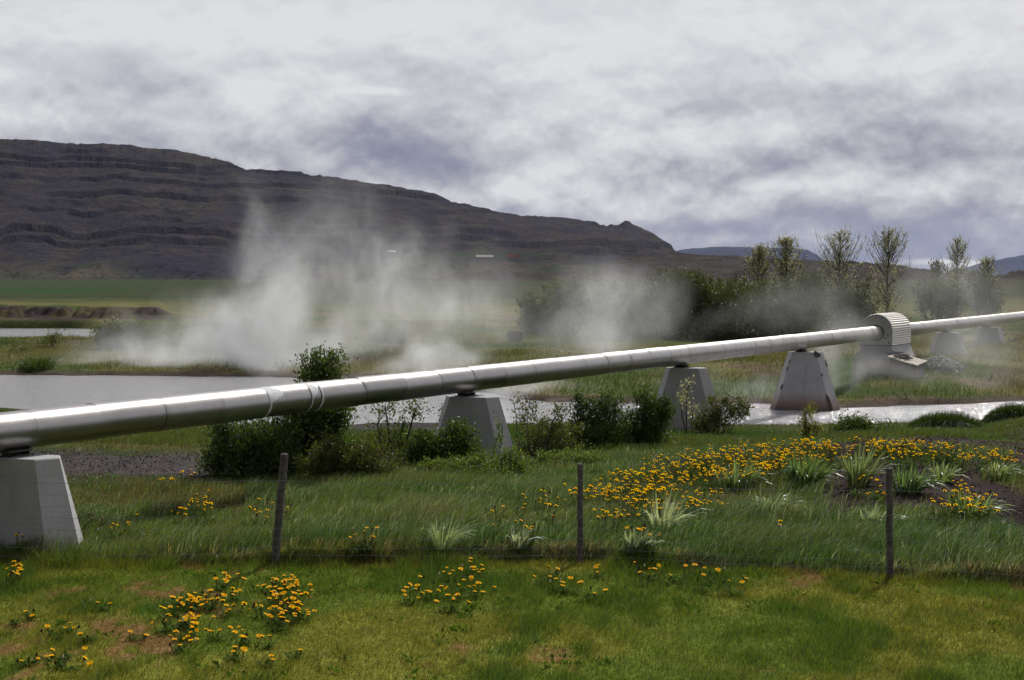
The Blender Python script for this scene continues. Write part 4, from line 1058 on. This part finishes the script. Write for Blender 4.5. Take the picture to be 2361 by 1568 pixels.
    h = (.09 + .15 * sm(n2, .3, .7)) * rng.uniform(.6, 1.35, len(x)) * (1 - .45 * sm(y, 21, 25)); h = np.where(lip, h * .6, h); h = np.where(low, .05 + .09 * rng.uniform(0, 1, len(x)) * sm(fbm(x * 1.6, y * 0, 3, 164), .3, .6), h)
    left = (x / y * F + CX < 560) & (y > 21); h = np.where(left, h * .6, h); c = np.where((left & (rng.uniform(0, 1, len(x)) < .5))[:, None], np.array((.13, .105, .04)), c)
    v, f, cc = blades(x, y, h, .008, .32, c, rng, 2, (.5, .0), .45); tag(MB().add(v, f, 0, cc).build('meadow_grass', M_grass), 'tall windblown green grass behind the wire fence', 'grass', None, 'stuff')
    # bank grass near the river
    x, y = scatter(137000, 29, 43.5, rng); yn, yf, p = shore(x, y); k = (yn - y > .35) & (rng.uniform(0, 1, len(x)) > np.clip(bare(x, y) * .8 + gravel(x, y) * .95, 0, 1)); x, y = x[k], y[k]
    n = fbm(x * .4, y * .4, 4, 170); c = lerp(np.array((.048, .105, .022)), np.array((.095, .122, .032)), sm(n, .4, .62)[:, None])
    h = (.07 + .08 * sm(n, .3, .6)) * rng.uniform(.6, 1.3, len(x)) * lerp(.3, 1, sm(shore(x, y)[0] - y, .8, 5)); v, f, cc = blades(x, y, h, .014, .35, c, rng, 2, (.3, 0)); tag(MB().add(v, f, 0, cc).build('bank_grass', M_grass), 'dark green grass along the near river bank', 'grass', None, 'stuff')
    # far bank and island
    x, y = scatter(250000, 45, 118, rng); yn, yf, p = shore(x, y); z = gz(x, y); k = (y - yf > .4) & (z > ZW + .08) & (rng.uniform(0, 1, len(x)) < np.clip(75 / y, 0, 1)); x, y = x[k], y[k]
    n = fbm(x * .16, y * .16, 5, 67); n2 = fbm(x * .35 + 3, y * .35, 4, 68)
    c = lerp(np.array((.06, .092, .022)), np.array((.13, .12, .04)), sm(n, .38, .62)[:, None]); c = lerp(c, np.array((.11, .09, .05)), (sm(n2, .6, .7) * .45)[:, None])
    h = (.08 + .2 * sm(fbm(x * .5, y * .5, 3, 180), .4, .7)) * rng.uniform(.6, 1.3, len(x)); v, f, cc = blades(x, y, h, .03, .5, c, rng, 1, (.2, 0)); tag(MB().add(v, f, 0, cc).build('far_bank_grass', M_grass), 'yellow green grass on the far bank and the island', 'grass', None, 'stuff')


build_grass()


def tussock(px, py, wpx, label, seed, n=70, L=.42, col=(.10, .14, .07), wd=.018, name='grass_tussock', cat='tussock', group=None, up=.75):
    n = int(n * 1.7); L *= 1.2; col = np.asarray(col) * 1.75; wd *= 1.5
    rng = np.random.default_rng(seed); g = ground_hit(px, py); r = wpx * g[1] / F / 2; b = MB()
    a = rng.uniform(0, 2 * math.pi, n); q = np.sqrt(rng.uniform(0, 1, n)); ln = L * rng.uniform(.6, 1.2, n); out = rng.uniform(.25, 1.0, n)
    bx, by = np.cos(a) * q * r * .55, np.sin(a) * q * r * .5; dx, dy = np.cos(a) * .8 + .35, np.sin(a) * .8; P = []
    for t in (0, .35, .7, 1.0):
        rad = ln * out * t; z = ln * (up * t * 1.5 - .95 * out * t * t) ; P.append(np.stack([bx + dx * rad, by + dy * rad, np.maximum(z, .01) + (-.03 if t == 0 else 0)], 1))
    side = np.stack([-np.sin(a + rng.normal(size=n) * .7), np.cos(a + rng.normal(size=n) * .7), rng.normal(size=n) * .3], 1); ww = (1.0, 1.05, .75, .08); v = []
    for p, k in zip(P, ww): v += [p - side * wd * k / 2, p + side * wd * k / 2]
    v = np.stack(v, 1).reshape(-1, 3); i = np.arange(n) * 8; f = np.concatenate([np.stack([i + 2 * s, i + 2 * s + 1, i + 2 * s + 3, i + 2 * s + 2], 1) for s in range(3)])
    c = np.repeat(np.asarray(col) * rng.uniform(.6, 1.35, (n, 1)), 8, 0); b.add(v, f, 0, c); o = b.build(name, M_grass); o.location = g; tag(o, label, cat, group); return o


GT = 'leafy tussocks on and below the flower mound'
tussock(1695, 1128, 110, 'silvery leafy tussock in the middle of the dandelion band', 601, 80, .40, group=GT)
tussock(1852, 1118, 110, 'largest dark leafy tussock at the right end of the dandelion band', 602, 110, .46, (.075, .12, .05), group=GT)
tussock(1775, 1182, 115, 'pale silvery tussock at the lower edge of the flower mound', 603, 100, .34, (.16, .2, .12), group=GT, up=.6)
tussock(1978, 1122, 75, 'upright narrow tussock with a few dandelions on the bare soil', 604, 60, .40, (.12, .15, .08), group=GT, up=1.0)
tussock(2092, 1138, 95, 'dark tussock just right of the last fence post top', 605, 90, .40, (.07, .115, .05), group=GT)
tussock(2012, 1215, 80, 'grey leaved tussock left of the last fence post', 606, 60, .3, (.15, .19, .13), group=GT, up=.7)
tussock(1525, 1228, 90, 'tuft of long pale seed grass under the dandelion band', 607, 70, .36, (.24, .27, .2), .009, group=GT, up=.9)
tussock(1465, 1272, 80, 'grey woolly leaved clump right of the middle fence post', 608, 60, .22, (.15, .18, .13), .022, group=GT)
tussock(1020, 1262, 80, 'bent tuft of pale grass in the meadow before the middle fence post', 609, 55, .34, (.2, .24, .15), .008, group=GT, up=.8)
tussock(1195, 1262, 45, 'small grey leaved plant left of the middle fence post', 610, 26, .22, (.2, .23, .18), .02, group=GT)
tussock(2232, 1200, 120, 'wide leafy tussock full of dandelions near the dark pit', 611, 110, .36, (.12, .16, .07), group=GT)
tussock(2170, 1110, 70, 'small tussock on the upper right of the bare soil', 612, 45, .3, (.12, .15, .08), group=GT)
tussock(2300, 1105, 70, 'grey green tussock at the right edge of the bare soil', 613, 45, .3, (.13, .16, .09), group=GT)
HM = 'dark grass hummocks by the river'
def hummock(px, py, wpx, hpx, d, label, seed):
    rng = np.random.default_rng(seed); bx = u_of(px) * d; g = np.array([bx, d, float(gz(bx, d))]); k = d / F; n = 3800; a = rng.uniform(0, 2 * math.pi, n); q = np.sqrt(rng.uniform(0, 1, n)); rx = wpx * k / 2; H = hpx * k
    th = np.linspace(0, 2 * math.pi, 28, endpoint=False); rs = [np.stack([np.cos(th) * rx * s, np.sin(th) * rx * .5 * s, np.full(28, H * 1.0 * (1 - s ** 3) - .08)], 1) for s in (1.0, .9, .7, .4, .1)]
    b = MB(); v, f = loft(rs); b.add(v, f, 0, (.035, .05, .018))
    x, y = np.cos(a) * q * rx, np.sin(a) * q * rx * .5; z = H * 1.0 * (1 - q ** 3) - .05; h = rng.uniform(.10, .24, n); w_ = .012; e = rng.uniform(0, 6.283, n)
    sx, sy = np.cos(e) * w_ / 2, np.sin(e) * w_ / 2; v = np.stack([np.stack([x - sx, y - sy, z], 1), np.stack([x + sx, y + sy, z], 1), np.stack([x + h * (.35 * np.cos(a) * q + .25), y + h * .3 * np.sin(a), z + h * (1 - .7 * q * q)], 1)], 1).reshape(-1, 3)
    c = np.repeat(lerp(np.array((.03, .058, .014)), np.array((.06, .085, .022)), rng.uniform(0, 1, (n, 1))), 3, 0); b.add(v, np.arange(3 * n).reshape(n, 3), 0, c); o = b.build('grass_hummock', M_grass); o.location = g; tag(o, label, 'hummock', HM)


hummock(2180, 1003, 200, 34, 35.5, 'long dark grass hummock overhanging the near water edge', 620)
hummock(2345, 985, 160, 30, 39, 'rounded grass hummock at the right frame edge by the water', 621)

# ------------------------------------------------------------------ dandelions
YEL, YEL2 = np.array((.95, .70, .004)), np.array((.93, .57, .003))
ONES = 'zero one two three four five six seven eight nine ten eleven twelve thirteen fourteen fifteen sixteen'.split()
ORD = 'first second third fourth fifth sixth seventh eighth ninth tenth eleventh twelfth thirteenth fourteenth fifteenth sixteenth seventeenth eighteenth nineteenth twentieth'.split()
TENS = {20: 'twenty', 30: 'thirty', 40: 'forty'}
def ordw(i): return ORD[i] if i < 20 else {2: 'thirtieth', 3: 'fortieth', 4: 'fiftieth', 5: 'sixtieth', 6: 'seventieth'}[i // 10] if i % 10 == 9 else {2: 'twenty', 3: 'thirty', 4: 'forty', 5: 'fifty', 6: 'sixty'}[(i + 1) // 10] + ' ' + ORD[(i + 1) % 10 - 1]


def flower_mesh(rng, base, head, r, face, tip):
    """stem with a bent neck, dark green calyx and two rows of petals facing the sun"""
    b = MB(); L = bez(base, head, lerp(base, head, .55) + rng.normal(size=3) * .012, 5); v, f = tube(L, [.0042, .004, .0037, .0034, .0034], 4); b.add(v, f, 0, (.20, .21, .085))
    nrm = face / np.linalg.norm(face); A = np.cross(nrm, (0.3, .1, 1.0)); A /= np.linalg.norm(A); B = np.cross(nrm, A)
    th = np.arange(8) * math.pi / 4; ring = lambda rr, h: head + nrm * h + rr * (np.cos(th)[:, None] * A + np.sin(th)[:, None] * B)
    v, f = loft([ring(r * .12, -r * .65), ring(r * .34, -r * .4), ring(r * .38, 0)]); b.add(v, f, 0, (.05, .07, .02))
    m = 18; ph = np.arange(m) * 2 * math.pi / m + rng.uniform(0, 1)
    for rr, h, c, w_ in ((1.0, .10, YEL, .19), (.68, .28, YEL2, .2)):
        j = rng.uniform(.88, 1.08, m)[:, None]; D = np.cos(ph)[:, None] * A + np.sin(ph)[:, None] * B; T = -np.sin(ph)[:, None] * A + np.cos(ph)[:, None] * B
        a = head + D * r * .12 + nrm * r * .02; t = head + D * r * rr * j + nrm * r * h; s = T * r * w_
        v = np.stack([a, lerp(a, t, .7) - s, t, lerp(a, t, .7) + s], 1).reshape(-1, 3); b.add(v, np.arange(4 * m).reshape(m, 4), 0, np.repeat(c * rng.uniform(.85, 1.15, (m, 1)), 4, 0))
    return b


def dandelion(px, py, nfl, h, spread, rng, leaves=16):
    g = ground_hit(px, py, 10, 44)
    root = thing('dandelion_plant', g, '', 'flower')
    n = leaves; a = rng.uniform(0, 6.283, n); ln = rng.uniform(.55, 1.1, n) * min(.26, .06 + h * .6); w_ = .024; P = []; jx, jy = rng.normal(size=n) * spread * .16, rng.normal(size=n) * spread * .16
    for t, z in ((0, .0), (.5, .55), (1, .35)): P.append(np.stack([jx + np.cos(a) * ln * t, jy + np.sin(a) * ln * t, ln * z * rng.uniform(.4, 1.1, n) + .004], 1))
    s = np.stack([-np.sin(a), np.cos(a), a * 0], 1) * w_ / 2
    v = np.stack([P[0] - s * .3, P[0] + s * .3, P[1] + s, P[1] - s, P[2]], 1).reshape(-1, 3); i = np.arange(n) * 5
    b = MB(); c = np.repeat(np.array((.055, .10, .02)) * rng.uniform(.7, 1.4, (n, 1)), 5, 0); b.add(v, np.stack([i, i + 1, i + 2, i + 3], 1), 0, c); b.add(v, np.stack([i + 3, i + 2, i + 4], 1), 0, c); b.build('leaf_rosette', M_herb, root)
    sun = np.array(SUND)
    for k in range(nfl):
        q = spread * math.sqrt(rng.uniform(0, 1)); an = rng.uniform(0, 6.283); hd = np.array([math.cos(an) * q + .03, math.sin(an) * q * 1.1, h * rng.uniform(.72, 1.12)]); bs = hd * (.75, .75, 0) if g[1] < 17.6 else hd * (.45, .45, 0)
        fc = (sun * .6 + np.array([0, .0, .6]) if g[1] > 17.6 else np.array([.1, -.1, 1.0])) + rng.normal(size=3) * .25; big = (1.0 if g[1] > 17.6 else 1.12) * rng.uniform(.7, 1.25)
        flower_mesh(rng, bs, hd, rng.uniform(.019, .026) * big, fc, None).build('flower', M_petal, root)
    for k in range(int(rng.integers(0, 3))):                        # closed brown heads gone over
        q = spread * math.sqrt(rng.uniform(0, 1)); an = rng.uniform(0, 6.283); hd = np.array([math.cos(an) * q, math.sin(an) * q, h * rng.uniform(.6, 1.15)]); b = MB(); v, f = tube(bez(hd * (.6, .6, 0), hd, hd * (.7, .7, .6), 4), .0036, 4); b.add(v, f, 0, (.16, .14, .07))
        r = .011; v, f = tube([hd + (0, 0, -.006), hd + (0, 0, .004), hd + (.002, 0, .016), hd + (.004, 0, .026)], [.004, r, r * .8, .003], 6); b.add(v, f, 0, (.07, .045, .03) if rng.uniform() < .8 else (.5, .48, .44)); b.build('bud', M_herb, root)
    return root


# patch name, place phrase, plants: (x0, x1, y0, y1), count, flowers per plant, stem height, spread
def region(poly, n, rng, mind):
    poly = np.array(poly, float); out = []; tries = 0
    lo, hi = poly.min(0), poly.max(0)
    while len(out) < n and tries < 6000:
        tries += 1; p = rng.uniform(lo, hi); ins = False; j = len(poly) - 1
        for i in range(len(poly)):
            if (poly[i, 1] > p[1]) != (poly[j, 1] > p[1]) and p[0] < (poly[j, 0] - poly[i, 0]) * (p[1] - poly[i, 1]) / (poly[j, 1] - poly[i, 1]) + poly[i, 0]: ins = not ins
            j = i
        if ins and all(abs(p[0] - o[0]) / mind[0] + abs(p[1] - o[1]) / mind[1] > 1 for o in out): out.append(p)
    return sorted(out, key=lambda q: q[0])


PATCH = [
    ('in the lawn patch under the cracked post', [(370, 1450), (430, 1370), (500, 1345), (600, 1350), (700, 1350), (722, 1420), (650, 1460), (520, 1500), (400, 1510)], 34, (4, 7), .11, .16, (18, 10)),
    ('at the left lawn edge', [(0, 1340), (40, 1315), (60, 1350), (50, 1375), (0, 1380)], 3, (3, 5), .14, .10, (20, 12)),
    ('in the lawn patch under the wire', [(890, 1400), (950, 1360), (1050, 1330), (1060, 1310), (1130, 1320), (1120, 1370), (1040, 1412), (900, 1425)], 12, (2, 6), .13, .18, (20, 11)),
    ('on the lawn below the middle fence post', [(1250, 1350), (1290, 1325), (1390, 1330), (1400, 1390), (1300, 1400)], 6, (2, 3), .14, .16, (24, 14)),
    ('on the lawn right of the middle fence post', [(1420, 1330), (1480, 1320), (1620, 1320), (1690, 1360), (1700, 1395), (1500, 1395)], 10, (1, 3), .15, .16, (26, 14)),
    ('scattered on the open lawn', [(30, 1440), (250, 1370), (330, 1400), (330, 1560), (220, 1560), (40, 1560)], 11, (1, 2), .09, .14, (34, 22)),
    ('on the lawn below the big patch', [(480, 1530), (620, 1490), (720, 1480), (700, 1545)], 4, (1, 3), .1, .08, (40, 26)),
    ('in tall grass before the gravel', [(395, 1200), (440, 1185), (500, 1180), (495, 1215), (400, 1222)], 4, (5, 8), .26, .12, (24, 14)),
    ('beside the nearest concrete support', [(185, 1225), (220, 1220), (270, 1235), (340, 1215), (300, 1250), (200, 1250)], 5, (1, 4), .18, .1, (24, 12)),
    ('before the nearest support', [(0, 1262), (60, 1258), (60, 1275), (0, 1278)], 3, (2, 4), .2, .08, (20, 12)),
    ('in meadow around the cracked post', [(560, 1180), (610, 1165), (720, 1165), (715, 1215), (580, 1225)], 7, (1, 3), .2, .1, (26, 14)),
    ('in the meadow between two posts', [(800, 1265), (840, 1255), (880, 1262), (860, 1290), (805, 1285)], 3, (2, 4), .22, .1, (26, 14)),
    ('in thin grass by the gravel strip', [(365, 1125), (425, 1120), (425, 1135), (370, 1140)], 2, (3, 5), .22, .14, (26, 14)),
    ('in meadow before the middle post', [(1110, 1220), (1200, 1180), (1310, 1165), (1320, 1200), (1230, 1260), (1130, 1250)], 12, (1, 3), .2, .1, (26, 14)),
    ('in the grey woolly clump', [(1430, 1268), (1520, 1262), (1515, 1285), (1435, 1285)], 2, (2, 4), .24, .14, (26, 14)),
    ('in the meadow left of the last fence post', [(1770, 1235), (1810, 1232), (1810, 1245), (1775, 1245)], 1, (2, 3), .18, .07, (26, 14)),
    ('in the dense golden mound band', [(1330, 1180), (1390, 1140), (1500, 1105), (1600, 1075), (1700, 1060), (1800, 1045), (1890, 1045), (1900, 1085), (1800, 1110), (1700, 1130), (1600, 1150), (1500, 1175), (1400, 1200)], 64, (9, 15), .25, .36, (24, 7)),
    ("in the golden band's lower fringe", [(1345, 1215), (1450, 1195), (1560, 1185), (1640, 1165), (1660, 1185), (1560, 1215), (1430, 1235)], 14, (4, 8), .22, .2, (30, 12)),
    ('along the mound top', [(1890, 1050), (2000, 1040), (2150, 1050), (2250, 1065), (2361, 1080), (2361, 1100), (2200, 1090), (2050, 1085), (1900, 1082)], 42, (4, 8), .22, .28, (19, 8)),
    ('in the wide tussock near the dark pit', [(2140, 1170), (2200, 1145), (2270, 1165), (2310, 1215), (2230, 1240), (2160, 1225)], 12, (5, 9), .28, .16, (28, 14)),
    ('around the last fence post on bare soil', [(1960, 1140), (2050, 1150), (2075, 1200), (2000, 1200), (1960, 1165)], 5, (2, 5), .26, .14, (28, 14)),
    ('behind the mound by water bushes', [(1900, 1040), (2020, 1030), (2130, 1035), (2110, 1045), (1920, 1050)], 5, (3, 5), .16, .2, (40, 12)),
]
rng = np.random.default_rng(77)
for ph, poly, n, (a, c), h, sp, md in PATCH:
    pts = region(poly, n, rng, md)
    for i, p in enumerate(pts):
        k = int(rng.integers(a, c + 1)); o = dandelion(p[0], p[1], k, h * rng.uniform(.85, 1.2), sp, rng)
        o['group'] = 'dandelions ' + ph
        o['label'] = ('yellow dandelion, %s %s' % ('%s from the left' % ordw(i) if len(pts) > 1 else 'alone', ph)) if k == 1 else ('yellow dandelion clump, %s %s' % ('%s from the left' % ordw(i) if len(pts) > 1 else 'alone', ph))

# ------------------------------------------------------------------ steam and haze
def steam(name, label, puffs, mul, seed, scale=.5, step=1.0, contrast=(.36, .68)):
    """puffs: (x, y, half width px, half height px, depth, half depth m, amount)"""
    L = []
    for px, py, rx, ry, d, rd, am in puffs:
        c = at(px, py, d); L.append((c, np.array([rx * d / F, rd, ry * d / F]), am))
    m, t = mat(name); co = t.n('ShaderNodeNewGeometry').outputs['Position']
    sco = t.vm('ADD', co, (seed * 3.7, seed * 1.3, 0)); sco2 = t.vm('MULTIPLY', sco, (1, 1, .72))
    half = (.5, .5, .5)
    w1 = t.vm('SCALE', t.vm('SUBTRACT', t.noise(sco2, .12, 1, .5, color=True), half), 6.5)
    w2 = t.vm('SCALE', t.vm('SUBTRACT', t.noise(t.vm('ADD', sco2, t.vm('SCALE', w1, .5)), .5, 1, .6, color=True), half), 2.4)
    pc = t.vm('ADD', co, t.vm('ADD', w1, w2)); tot = None
    for c, r, am in L:
        l = t.vm('LENGTH', t.vm('MULTIPLY', t.vm('SUBTRACT', pc, tuple(c)), tuple(1 / (r * 1.3))))
        q = t.n('ShaderNodeMapRange', interpolation_type='SMOOTHSTEP', i={0: l, 1: 1.0, 2: .0, 3: 0.0, 4: am}).outputs[0]
        tot = q if tot is None else t.math('ADD', tot, q)
    ns = t.noise(t.vm('ADD', t.vm('MULTIPLY', sco2, (1.0, 1, .8)), t.vm('SCALE', w2, .8)), scale, 4, .6)
    ns = t.n('ShaderNodeMapRange', interpolation_type='SMOOTHSTEP', i={0: ns, 1: contrast[0], 2: contrast[1], 3: .16, 4: 1.0}).outputs[0]
    fine = t.n('ShaderNodeMapRange', i={0: tot, 1: .0, 2: .45, 3: .0, 4: .45}).outputs[0]
    ns = t.math('ADD', ns, t.math('MULTIPLY', fine, .5))
    wisp = t.n('ShaderNodeMapRange', interpolation_type='SMOOTHSTEP', i={0: t.noise(t.vm('ADD', t.vm('MULTIPLY', sco2, (1.0, 1, 1.3)), t.vm('SCALE', w2, 1.3)), 1.35, 2, .6), 1: .34, 2: .62, 3: .45, 4: 1.15}).outputs[0]
    den = t.math('MULTIPLY', t.math('MULTIPLY', t.math('MULTIPLY', tot, ns), wisp), mul * .92)
    vol = t.n('ShaderNodeVolumePrincipled', i={'Color': (.95, .968, 1.0, 1), 'Density': den, 'Anisotropy': .4})
    finish(m, t, None, vol.outputs[0])
    import bmesh                                                    # closed hull round the puffs, resting on the ground
    bm = bmesh.new(); g = [(i, j, k) for i in (-1, 0, 1) for j in (-1, 0, 1) for k in (-1, 0, 1) if (i, j, k) != (0, 0, 0)]
    for c, r, _ in L:
        for q in g:
            q = np.array(q, float); q = q / np.linalg.norm(q) * 1.06; p_ = c + q * (r * 1.3 + 1.3); p_[2] = max(p_[2], ZW + .02); bm.verts.new(p_)
    res = bmesh.ops.convex_hull(bm, input=bm.verts[:]); bmesh.ops.delete(bm, geom=[v for v in bm.verts if not v.link_faces], context='VERTS')
    me = bpy.data.meshes.new(name); bm.to_mesh(me); bm.free(); me.materials.append(m); o = bpy.data.objects.new(name, me); COL.objects.link(o)
    tag(o, label, 'steam', None, 'stuff'); co_ = np.array([v.co for v in me.vertices]); size = float(np.mean(co_.max(0) - co_.min(0)))
    m.cycles.volume_step_rate = max(.05, step / (size / 10))
    return o


STEAM = True
if STEAM:
    SP = 'steam_plume'
    steam(SP, 'tall white steam plume rising from the river left of the small tree', [(605, 850, 120, 45, 62.5, 2.5, .75), (600, 770, 110, 110, 64, 3, .42), (640, 660, 110, 130, 65, 3, .28), (630, 550, 90, 110, 66, 2.5, .15), (720, 820, 130, 75, 64, 3, .3), (520, 800, 110, 90, 64.5, 3, .2)], 1.5, 5)
    steam(SP, 'low steam drifting over the island left of the tall plume', [(440, 800, 170, 100, 65, 3, .28), (330, 840, 210, 60, 66, 3, .2), (130, 835, 220, 55, 67, 3, .12)], 1.5, 6)
    steam(SP, 'broad pale steam cloud drifting over the meadow behind the pipe', [(850, 730, 220, 150, 68, 3.5, .15), (790, 630, 170, 160, 69, 3.5, .13), (890, 600, 120, 120, 70, 3, .12), (790, 500, 140, 120, 70, 3, .03), (1010, 760, 190, 90, 68, 3, .16)], 1.5, 2)
    steam(SP, 'dense little steam puff at the water just above the pipe', [(1000, 810, 140, 65, 60, 2.5, .26), (950, 840, 120, 38, 58, 2.2, .6)], 1.5, 7)
    steam(SP, 'thin steam haze before the farm buildings', [(1090, 730, 200, 120, 69, 3, .13)], 1.5, 8)
    steam(SP, 'steam column in front of the left end of the far bushes', [(1290, 750, 120, 130, 60, 3, .2), (1330, 660, 120, 90, 61, 3, .13), (1350, 800, 150, 65, 57, 2.5, .18), (1440, 740, 140, 95, 60, 3, .12)], 1.4, 3)
    steam(SP, 'steam curling low on the river under the pipe', [(1260, 885, 140, 50, 49.8, 1.8, .42), (1190, 905, 110, 30, 49.2, 1.6, .4)], 1.5, 9)
    steam(SP, 'low steam on the far bank between the two river supports', [(1720, 885, 140, 50, 48.5, 1.6, .26), (1570, 880, 120, 45, 48.4, 1.6, .2)], 1.5, 10)
    steam(SP, 'thin steam veil in front of the dark bushes', [(1860, 735, 170, 85, 63, 2.5, .07), (1690, 745, 140, 50, 61, 2, .06)], 1.4, 11)
    steam(SP, 'steam drifting round the foot of the river support', [(1990, 850, 95, 95, 49.6, 1.8, .24), (2030, 915, 130, 35, 48.2, 1.4, .26)], 1.5, 12)
    steam(SP, 'faint wide steam over the right meadow', [(2200, 820, 230, 110, 57, 2.5, .09), (2250, 890, 200, 55, 51, 1.8, .12)], 1.4, 13)
    steam(SP, 'faint steam hiding the feet of the slender trees at the right', [(2230, 690, 180, 120, 76, 3, .08)], 1.4, 14)

HAZE = True
if HAZE:
    m, t = mat('haze'); vol = t.n('ShaderNodeVolumePrincipled', i={'Color': (.55, .66, 1.0, 1), 'Density': 1.5e-5, 'Anisotropy': .1}); finish(m, t, None, vol.outputs[0])
    v, f = box((0, 9500, 347), (44000, 24000, 700)); o = MB().add(v, f).build('haze', m); tag(o, None, None, None, 'stuff')
